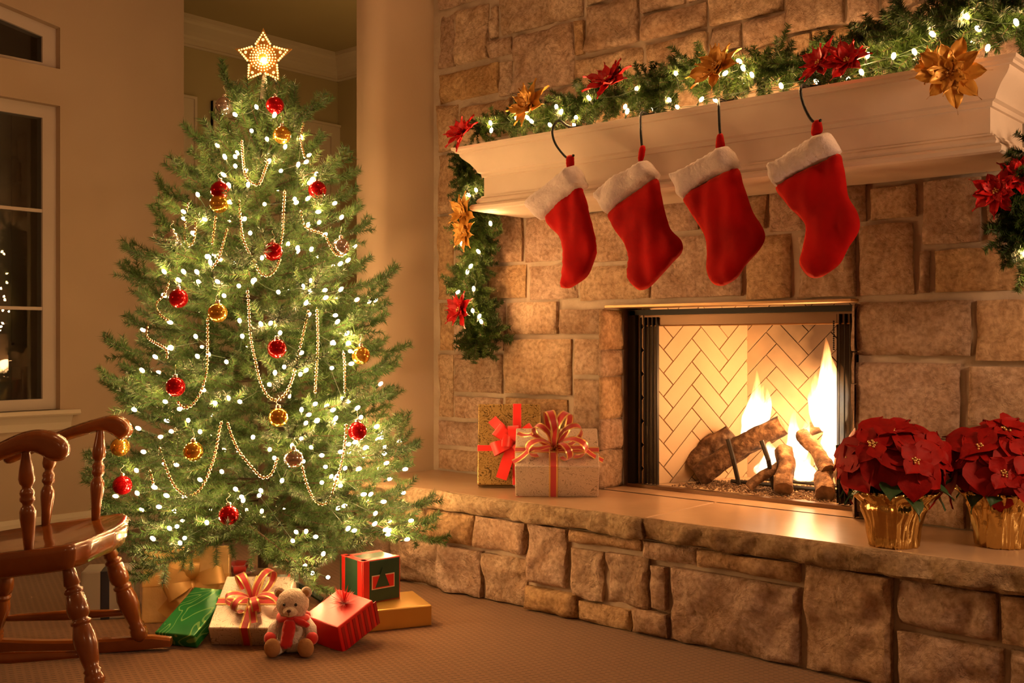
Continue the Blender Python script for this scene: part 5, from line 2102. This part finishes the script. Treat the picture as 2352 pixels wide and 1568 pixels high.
soft([(0, .0), (.040, .002), (.056, .018), (.060, .045), (.052, .078), (.040, .105), (.028, .118), (0, .122)], (0, .015, .002), (1, .85)).build('body', BEARW, bear, smooth=True)
soft([(0, -.052), (.022, -.050), (.044, -.036), (.056, -.012), (.057, .010), (.046, .036), (.026, .050), (0, .055)], (0, -.004, .172), (1, .9)).build('head', BEARM, bear, smooth=True)
mb = MB()
mb.ball((0, -.046, .156), (.026, .024, .020), 14, 10)
mb.build('muzzle', BEARM, bear, smooth=True)
mb = MB()
mb.ball((0, -.070, .163), (.008, .005, .006), 10, 7)
mb.build('nose', NOSE, bear, smooth=True)
mb = MB()
mb.tube([(0, -.0715, .157), (0, -.071, .146)], .0012, 5)
mb.build('mouth', NOSE, bear)
for sg in (-1, 1):
    mb = MB()
    mb.ball((sg * .020, -.050, .180), .0058, 10, 7)
    mb.build('eye', EYE, bear, smooth=True)
    mb = MB()
    mb.ball((sg * .047, .0, .212), (.020, .010, .020), 14, 9)
    e_ = mb.build('ear', BEARM, bear, smooth=True)
    mb = MB()
    mb.ball((sg * .047, -.0085, .211), (.0125, .0035, .0125), 12, 7)
    mb.build('inner_ear', PAW, e_, smooth=True)
    mb = MB()
    mb.tube([(sg * .045, .005, .108), (sg * .066, -.008, .085), (sg * .072, -.028, .062)], [.019, .020, .019], 14)
    mb.ball((sg * .072, -.030, .060), (.0195, .02, .02), 14, 9)
    mb.ball((sg * .045, .005, .108), .019, 14, 9)
    a_ = mb.build('arm', BEARW, bear, smooth=True)
    mb = MB()
    mb.ball((sg * .073, -.033, .058), (.0225, .0235, .0235), 14, 9)
    mb.build('mitten', SCARF, a_, smooth=True, label='red mitten')
    mb = MB()
    mb.tube([(sg * .032, .0, .026), (sg * .048, -.035, .026), (sg * .056, -.06, .028)], [.024, .026, .025], 14)
    mb.ball((sg * .032, .0, .026), .024, 14, 9)
    l_ = mb.build('leg', BEARW, bear, smooth=True)
    mb = MB()
    mb.ball((sg * .058, -.068, .034), (.029, .018, .034), 16, 11)
    mb.build('foot', PAW, l_, smooth=True, label='tan sole')
mb = MB()
ring = [(.047 * math.cos(a), .012 + .043 * math.sin(a) - .006, .125 + .004 * math.sin(a * 3)) for a in [i * 2 * PI / 24 for i in range(25)]]
mb.tube(ring, .014, 10, 0, True, None, .8)
sc2 = mb.build('scarf', SCARF, bear, smooth=True)
mb = MB()
o_ = closed_curve([(-.020, .122), (.012, .125), (.020, .10), (.012, .06), (.004, .030), (-.034, .030), (-.030, .07)], 30)
pillow(o_, .008, .01, lambda u_, v_, w_: (u_, -.050 - .25 * (.12 - v_) * .3 - w_, v_)).build('scarf_end', SCARF, sc2, smooth=True)
mb = MB()
o_ = closed_curve([(.01, .135), (.04, .130), (.068, .112), (.058, .098), (.03, .105), (.01, .115)], 24)
pillow(o_, .010, .01, lambda u_, v_, w_: (u_, -.046 - w_, v_)).build('scarf_end', SCARF, sc2, smooth=True)

# ------------------------------------------------------------------ potted poinsettias
BRM = [petal_mesh(.155, .115, BRACT, -.22, .14, s, 8, 'bract') for s in range(4)]
BRS = [petal_mesh(.085, .060, BRACT, .10, .2, s + 9, 7, 'bract') for s in range(2)]
LFM = [petal_mesh(.130, .075, LEAFG, -.10, .15, s + 20, 8, 'leaf') for s in range(2)]
mb = MB()
for k in range(9):
    a = k * 2.4
    rr = .005 * math.sqrt(k)
    mb.ball((rr * math.cos(a), rr * math.sin(a), .010 + .002 * (k % 3)), .0045, 6, 5)
cy_me = mb.mesh('cyathia', GOLDLAME, True)


def poinsettia(label, p, rad, hgt, seed, flowers):
    rng = random.Random(seed)
    t = thing('potted_poinsettia', label, 'potted plant', p, group='poinsettias on the hearth')
    mb = MB()
    n = 140

    def wob(a, i, z_):
        k = Vector((math.cos(a) * 2.6 + seed, math.sin(a) * 2.6, z_ * 7))
        pl = 1 - min(1, abs(noise.noise(k)) * 3.2)
        p2 = 1 - min(1, abs(noise.noise(k * 2.3)) * 3.0)
        return .93 + (.10 + .13 * max(0, i - 1) / 10) * pl + .09 * p2
    pr = [(.070, .0), (.075, .004), (.080, .04), (.086, .08), (.094, .115), (.098, .130), (.094, .140), (.105, .150), (.118, .165), (.132, .182), (.120, .172), (.09, .14), (.07, .12)]
    mb.lathe(pr, n, 0, None, wob)
    mb.build('foil_wrap', FOIL, t, smooth=True)
    mb = MB()
    mb.lathe([(.0, .118), (.072, .116), (.072, .11)], 20)
    mb.build('soil', SOIL, t, smooth=True)
    for (fx, fy, fz, nx, ny, nz_, sc) in flowers:
        c = Vector((fx, fy, fz))
        mb = MB()
        mb.tube([(fx * .15, fy * .15, .10), (fx * .55, fy * .55, .10 + (fz - .10) * .6), c], .005, 6)
        mb.build('stem', LEAFG, t)
        f = bpy.data.objects.new('flower', None)
        f.empty_display_size = .03
        COL.objects.link(f)
        f.parent = t
        f.matrix_basis = orient(c, (nx, ny, nz_)) @ Matrix.Rotation(PI / 2, 4, 'Y') @ Matrix.Scale(sc * 1.1, 4)
        k1_ = 6
        for k in range(k1_):
            o = put('bract', BRM[rng.randrange(4)], f)
            o.matrix_basis = Matrix.Rotation(2 * PI * k / k1_ + rng.uniform(-.25, .25), 4, 'Z') @ Matrix.Rotation(rng.uniform(.0, .45), 4, 'Y') @ Matrix.Translation((.008, 0, 0)) @ Matrix.Rotation(rng.uniform(-.3, .3), 4, 'X') @ Matrix.Scale(rng.uniform(.85, 1.1), 4)
        for k in range(4):
            o = put('bract', BRS[k % 2], f)
            o.matrix_basis = Matrix.Translation((0, 0, .008)) @ Matrix.Rotation(2 * PI * (k + .5) / 4 + rng.uniform(-.3, .3), 4, 'Z') @ Matrix.Rotation(rng.uniform(-.25, .25), 4, 'Y')
        put('cyathia', cy_me, f)
    for k in range(9):
        a = 2 * PI * k / 9 + rng.uniform(-.2, .2)
        o = put('leaf', LFM[k % 2], t, label='dark green leaf')
        o.matrix_basis = Matrix.Translation((math.cos(a) * .07, math.sin(a) * .07, .215 + rng.uniform(-.02, .02))) @ Matrix.Rotation(a, 4, 'Z') @ Matrix.Rotation(rng.uniform(.2, .7), 4, 'Y') @ Matrix.Rotation(rng.uniform(-.4, .4), 4, 'X')
    return t


def to_cam(l, d, u):              # offsets given as seen: right, toward the viewer, up
    v = RT * l - FW * d
    return (v.x, v.y, u)


def FLW(l, d, u, nl, nd, nu, s):
    a, n = to_cam(l, d, u), to_cam(nl, nd, nu)
    return (a[0], a[1], a[2], n[0], n[1], n[2], s)


p1 = at(2052, 1252, Z=HZ)
poinsettia('red poinsettia in gold foil on the hearth, beside the firebox', p1, .2, .4, 5, [
    FLW(-.02, .02, .365, 0, .4, 1, 1.1), FLW(-.09, .07, .33, -.5, .9, .8, .95), FLW(.09, .07, .315, .5, .9, .7, .95), FLW(-.14, .0, .29, -1, .3, .6, .85), FLW(.14, .02, .28, 1, .4, .5, .9),
    FLW(.02, .13, .285, 0, 1, .55, .85), FLW(.05, -.07, .34, .3, -.5, .8, .9), FLW(-.06, -.10, .31, -.4, -.8, .6, .85)])
p2 = at(2300, 1253, Z=HZ)
poinsettia('red poinsettia in gold foil on the hearth at the frame edge', p2, .2, .4, 9, [
    FLW(.0, .03, .37, 0, .5, 1, .95), FLW(-.09, .06, .32, -.6, .9, .7, .95), FLW(.10, .05, .32, .6, .7, .7, .95), FLW(-.12, -.02, .29, -1, .1, .6, .9), FLW(.02, .13, .30, 0, 1, .6, .95),
    FLW(-.05, .13, .25, -.4, 1, .3, .8), FLW(.05, -.08, .33, .3, -.5, .8, .9)])

# ------------------------------------------------------------------ rocking chair
CO = Vector((-3.454, 1.565, 0))
CF = Vector((.683, .730, 0)).normalized()
CLV = Vector((-CF.y, CF.x, 0))
CM = Matrix((CF, CLV, Vector((0, 0, 1)))).transposed().to_4x4()
CM = Matrix.Translation(CO) @ CM
CI = CM.inverted()
chair = thing('rocking_chair', 'glossy brown wooden rocking chair with turned spindles left of the tree', 'rocking chair', M=CM)


def seat_z(x):
    return .49 - (.24 - x) * .12


def outline(a):
    c, s = math.cos(a), math.sin(a)
    k = 6.0
    r = (abs(c) ** k + abs(s) ** k) ** (-1 / k)
    x, y = r * c, r * s
    hw = .315 - .055 * (1 - x) / 2
    fx = x * .25 if x < 0 else x * .265
    if x > .8:
        fx += .012 * math.cos(y * 3.1) - .012
    return fx, y * hw


mb = MB()
n = 72
rings = [(.0, -.08), (.5, -.08), (.90, -.079), (.965, -.070), (.99, -.048), (1.0, -.020), (.998, -.010), (.985, -.002), (.955, .002), (.90, -.002), (.75, -.010), (.5, -.015), (.25, -.016), (.0, -.014)]
for (sc, dz) in rings:
    for j in range(n):
        a = 2 * PI * j / n
        x, y = outline(a)
        ex = 0
        if sc > .9:
            ex = .006 * (1 if abs(y) < .09 and x > .2 else 0) + .004 * (1 if abs(y) < .18 and x > .2 else 0)
        mb.v.append((x * sc + ex, y * sc, seat_z(x * sc) + dz))
for i in range(len(rings) - 1):
    for j in range(n):
        a, b = i * n + j, i * n + (j + 1) % n
        mb.f.append((a, b, b + n, a + n))
mb.m = [0] * len(mb.f)
mb.build('seat', WOOD, chair, smooth=True)


def turned(p0, p1, prof_, nn=18):
    p0, p1 = Vector(p0), Vector(p1)
    d = p1 - p0
    s = d.cross(Vector((0, 1, 0))).normalized()
    u = s.cross(d).normalized()
    mb = MB()
    for (tt, r) in prof_:
        c = p0 + d * tt
        for j in range(nn):
            a = 2 * PI * j / nn
            mb.v.append(tuple(c + s * math.cos(a) * r + u * math.sin(a) * r))
    for i in range(len(prof_) - 1):
        for j in range(nn):
            a, b = i * nn + j, i * nn + (j + 1) % nn
            mb.f.append((a, a + nn, b + nn, b))
    mb.f.append(tuple(range(nn)))
    mb.f.append(tuple(reversed(range((len(prof_) - 1) * nn, len(prof_) * nn))))
    mb.m = [0] * len(mb.f)
    return mb


LEGP = [(0, .018), (.04, .019), (.16, .025), (.17, .021), (.19, .021), (.20, .028), (.225, .029), (.24, .023), (.25, .028), (.36, .034), (.41, .031), (.43, .024), (.445, .024), (.455, .031), (.475, .031), (.485, .026),
        (.50, .028), (.58, .035), (.66, .034), (.78, .026), (.83, .022), (.85, .028), (.87, .024), (.89, .029), (.93, .031), (.97, .026), (1.0, .020)]
SPINP = [(0, .011), (.06, .012), (.22, .021), (.30, .024), (.34, .021), (.36, .015), (.385, .014), (.40, .019), (.43, .022), (.46, .019), (.475, .022), (.50, .022), (.52, .016), (.54, .014), (.56, .019), (.60, .0235), (.66, .0235), (.80, .018), (1.0, .013)]
STRP = [(0, .009), (.06, .011), (.35, .017), (.40, .018), (.42, .014), (.44, .019), (.47, .021), (.53, .021), (.56, .019), (.58, .014), (.60, .018), (.65, .017), (.94, .011), (1, .009)]
STRS = [(0, .009), (.1, .012), (.5, .018), (.9, .012), (1, .009)]
feet = {}
for sg in (-1, 1):
    top = (.165, sg * .205, seat_z(.165) - .072)
    bot = (.272, sg * .27, .040)
    feet['f', sg] = (Vector(top), Vector(bot))
    turned(top, bot, LEGP).build('leg', WOOD, chair, smooth=True)
    top = (-.15, sg * .19, seat_z(-.15) - .072)
    bot = (-.235, sg * .27, .040)
    feet['r', sg] = (Vector(top), Vector(bot))
    turned(top, bot, LEGP).build('leg', WOOD, chair, smooth=True)


def lerp_leg(k, sg, tt):
    a, b = feet[k, sg]
    return a.lerp(b, tt)


turned(lerp_leg('f', -1, .63), lerp_leg('f', 1, .63), STRP).build('stretcher', WOOD, chair, smooth=True)
turned(lerp_leg('r', -1, .63), lerp_leg('r', 1, .63), STRP).build('stretcher', WOOD, chair, smooth=True)
for sg in (-1, 1):
    turned(lerp_leg('f', sg, .72), lerp_leg('r', sg, .72), STRS).build('stretcher', WOOD, chair, smooth=True)
# rockers
for sg in (-1, 1):
    mb = MB()
    n = 30
    for i in range(n + 1):
        x = -.60 + (.375 + .60) * i / n
        zb = .16 * (x - .05) ** 2 + .0
        hh = .046 if x < .3 else .046 - .018 * (x - .3) / .075
        y = sg * (.27 + .0 * x)
        for (dy, zz) in ((-.017, zb), (-.019, zb + .008), (-.019, zb + hh - .008), (-.012, zb + hh), (.012, zb + hh), (.019, zb + hh - .008), (.019, zb + .008), (.017, zb)):
            mb.v.append((x, y + dy, zz))
    for i in range(n):
        for j in range(8):
            a, b = i * 8 + j, i * 8 + (j + 1) % 8
            mb.f.append((a, b, b + 8, a + 8))
    mb.f += [tuple(reversed(range(8))), tuple(range(n * 8, n * 8 + 8))]
    mb.m = [0] * len(mb.f)
    mb.build('rocker', WOOD, chair, smooth=True, auto=40)


def chair_plane(px, py, yl):
    """the point of the plane y = yl of the chair seen at a pixel, in the chair's own coordinates"""
    o = CI @ Vector((0, 0, CAMH))
    d = CI.to_3x3() @ ray(px, py)
    tt = (yl - o.y) / d.y
    q = o + d * tt
    return (q.x, q.z)


ARM_N = [(-90, 1060), (-40, 1035), (0, 1015), (50, 993), (90, 986), (130, 993), (154, 1010), (162, 1030), (156, 1047), (140, 1058), (116, 1057), (96, 1046), (75, 1039), (40, 1043), (0, 1058), (-40, 1075), (-90, 1095)]
ARM_F = [(10, 1042), (80, 1012), (150, 984), (210, 964), (255, 953), (285, 958), (302, 974), (306, 988), (298, 1003), (276, 1011), (262, 1001), (240, 991), (215, 994), (160, 1010), (90, 1035), (20, 1065)]
for sg, pts in ((-1, ARM_N), (1, ARM_F)):
    yl = sg * .31
    ol = closed_curve([chair_plane(x, y, yl) for x, y in pts], 90)
    pillow(ol, .062, .012, lambda u_, v_, w_, yl=yl: (u_, yl + w_, v_), 0, 0, .42, .02).build('arm', WOOD, chair, smooth=True)
ARMZ = .76
for (x, sg, zt) in ((.115, 1, .800), (-.055, 1, .765), (.07, -1, .785), (-.10, -1, .745)):
    turned((x + .005, sg * .305, zt), (x - .0, sg * .262, seat_z(x) - .014), SPINP).build('spindle', WOOD, chair, smooth=True)
# back: posts, slender spindles, crest rail
for sg in (-1, 1):
    turned((-.42, sg * .235, 1.08), (-.215, sg * .215, seat_z(-.215) - .02), [(0, .012), (.2, .016), (.5, .021), (.6, .018), (.62, .022), (.8, .024), (1, .016)]).build('back_post', WOOD, chair, smooth=True)
for k in range(5):
    y = -.14 + .07 * k
    turned((-.425, y * 1.08, 1.07), (-.225, y, seat_z(-.225) - .02), [(0, .007), (.4, .010), (.7, .013), (1, .009)]).build('back_spindle', WOOD, chair, smooth=True)
mb = MB()
ol = closed_curve([(-.28, 1.05), (-.29, 1.10), (-.15, 1.16), (0, 1.18), (.15, 1.16), (.29, 1.10), (.28, 1.05), (0, 1.07)], 50)
pillow(ol, .03, .02, lambda u_, v_, w_: (-.43 - (v_ - 1.07) * .3 + w_, u_, v_), 0, 0, .4, .015).build('crest_rail', WOOD, chair, smooth=True)
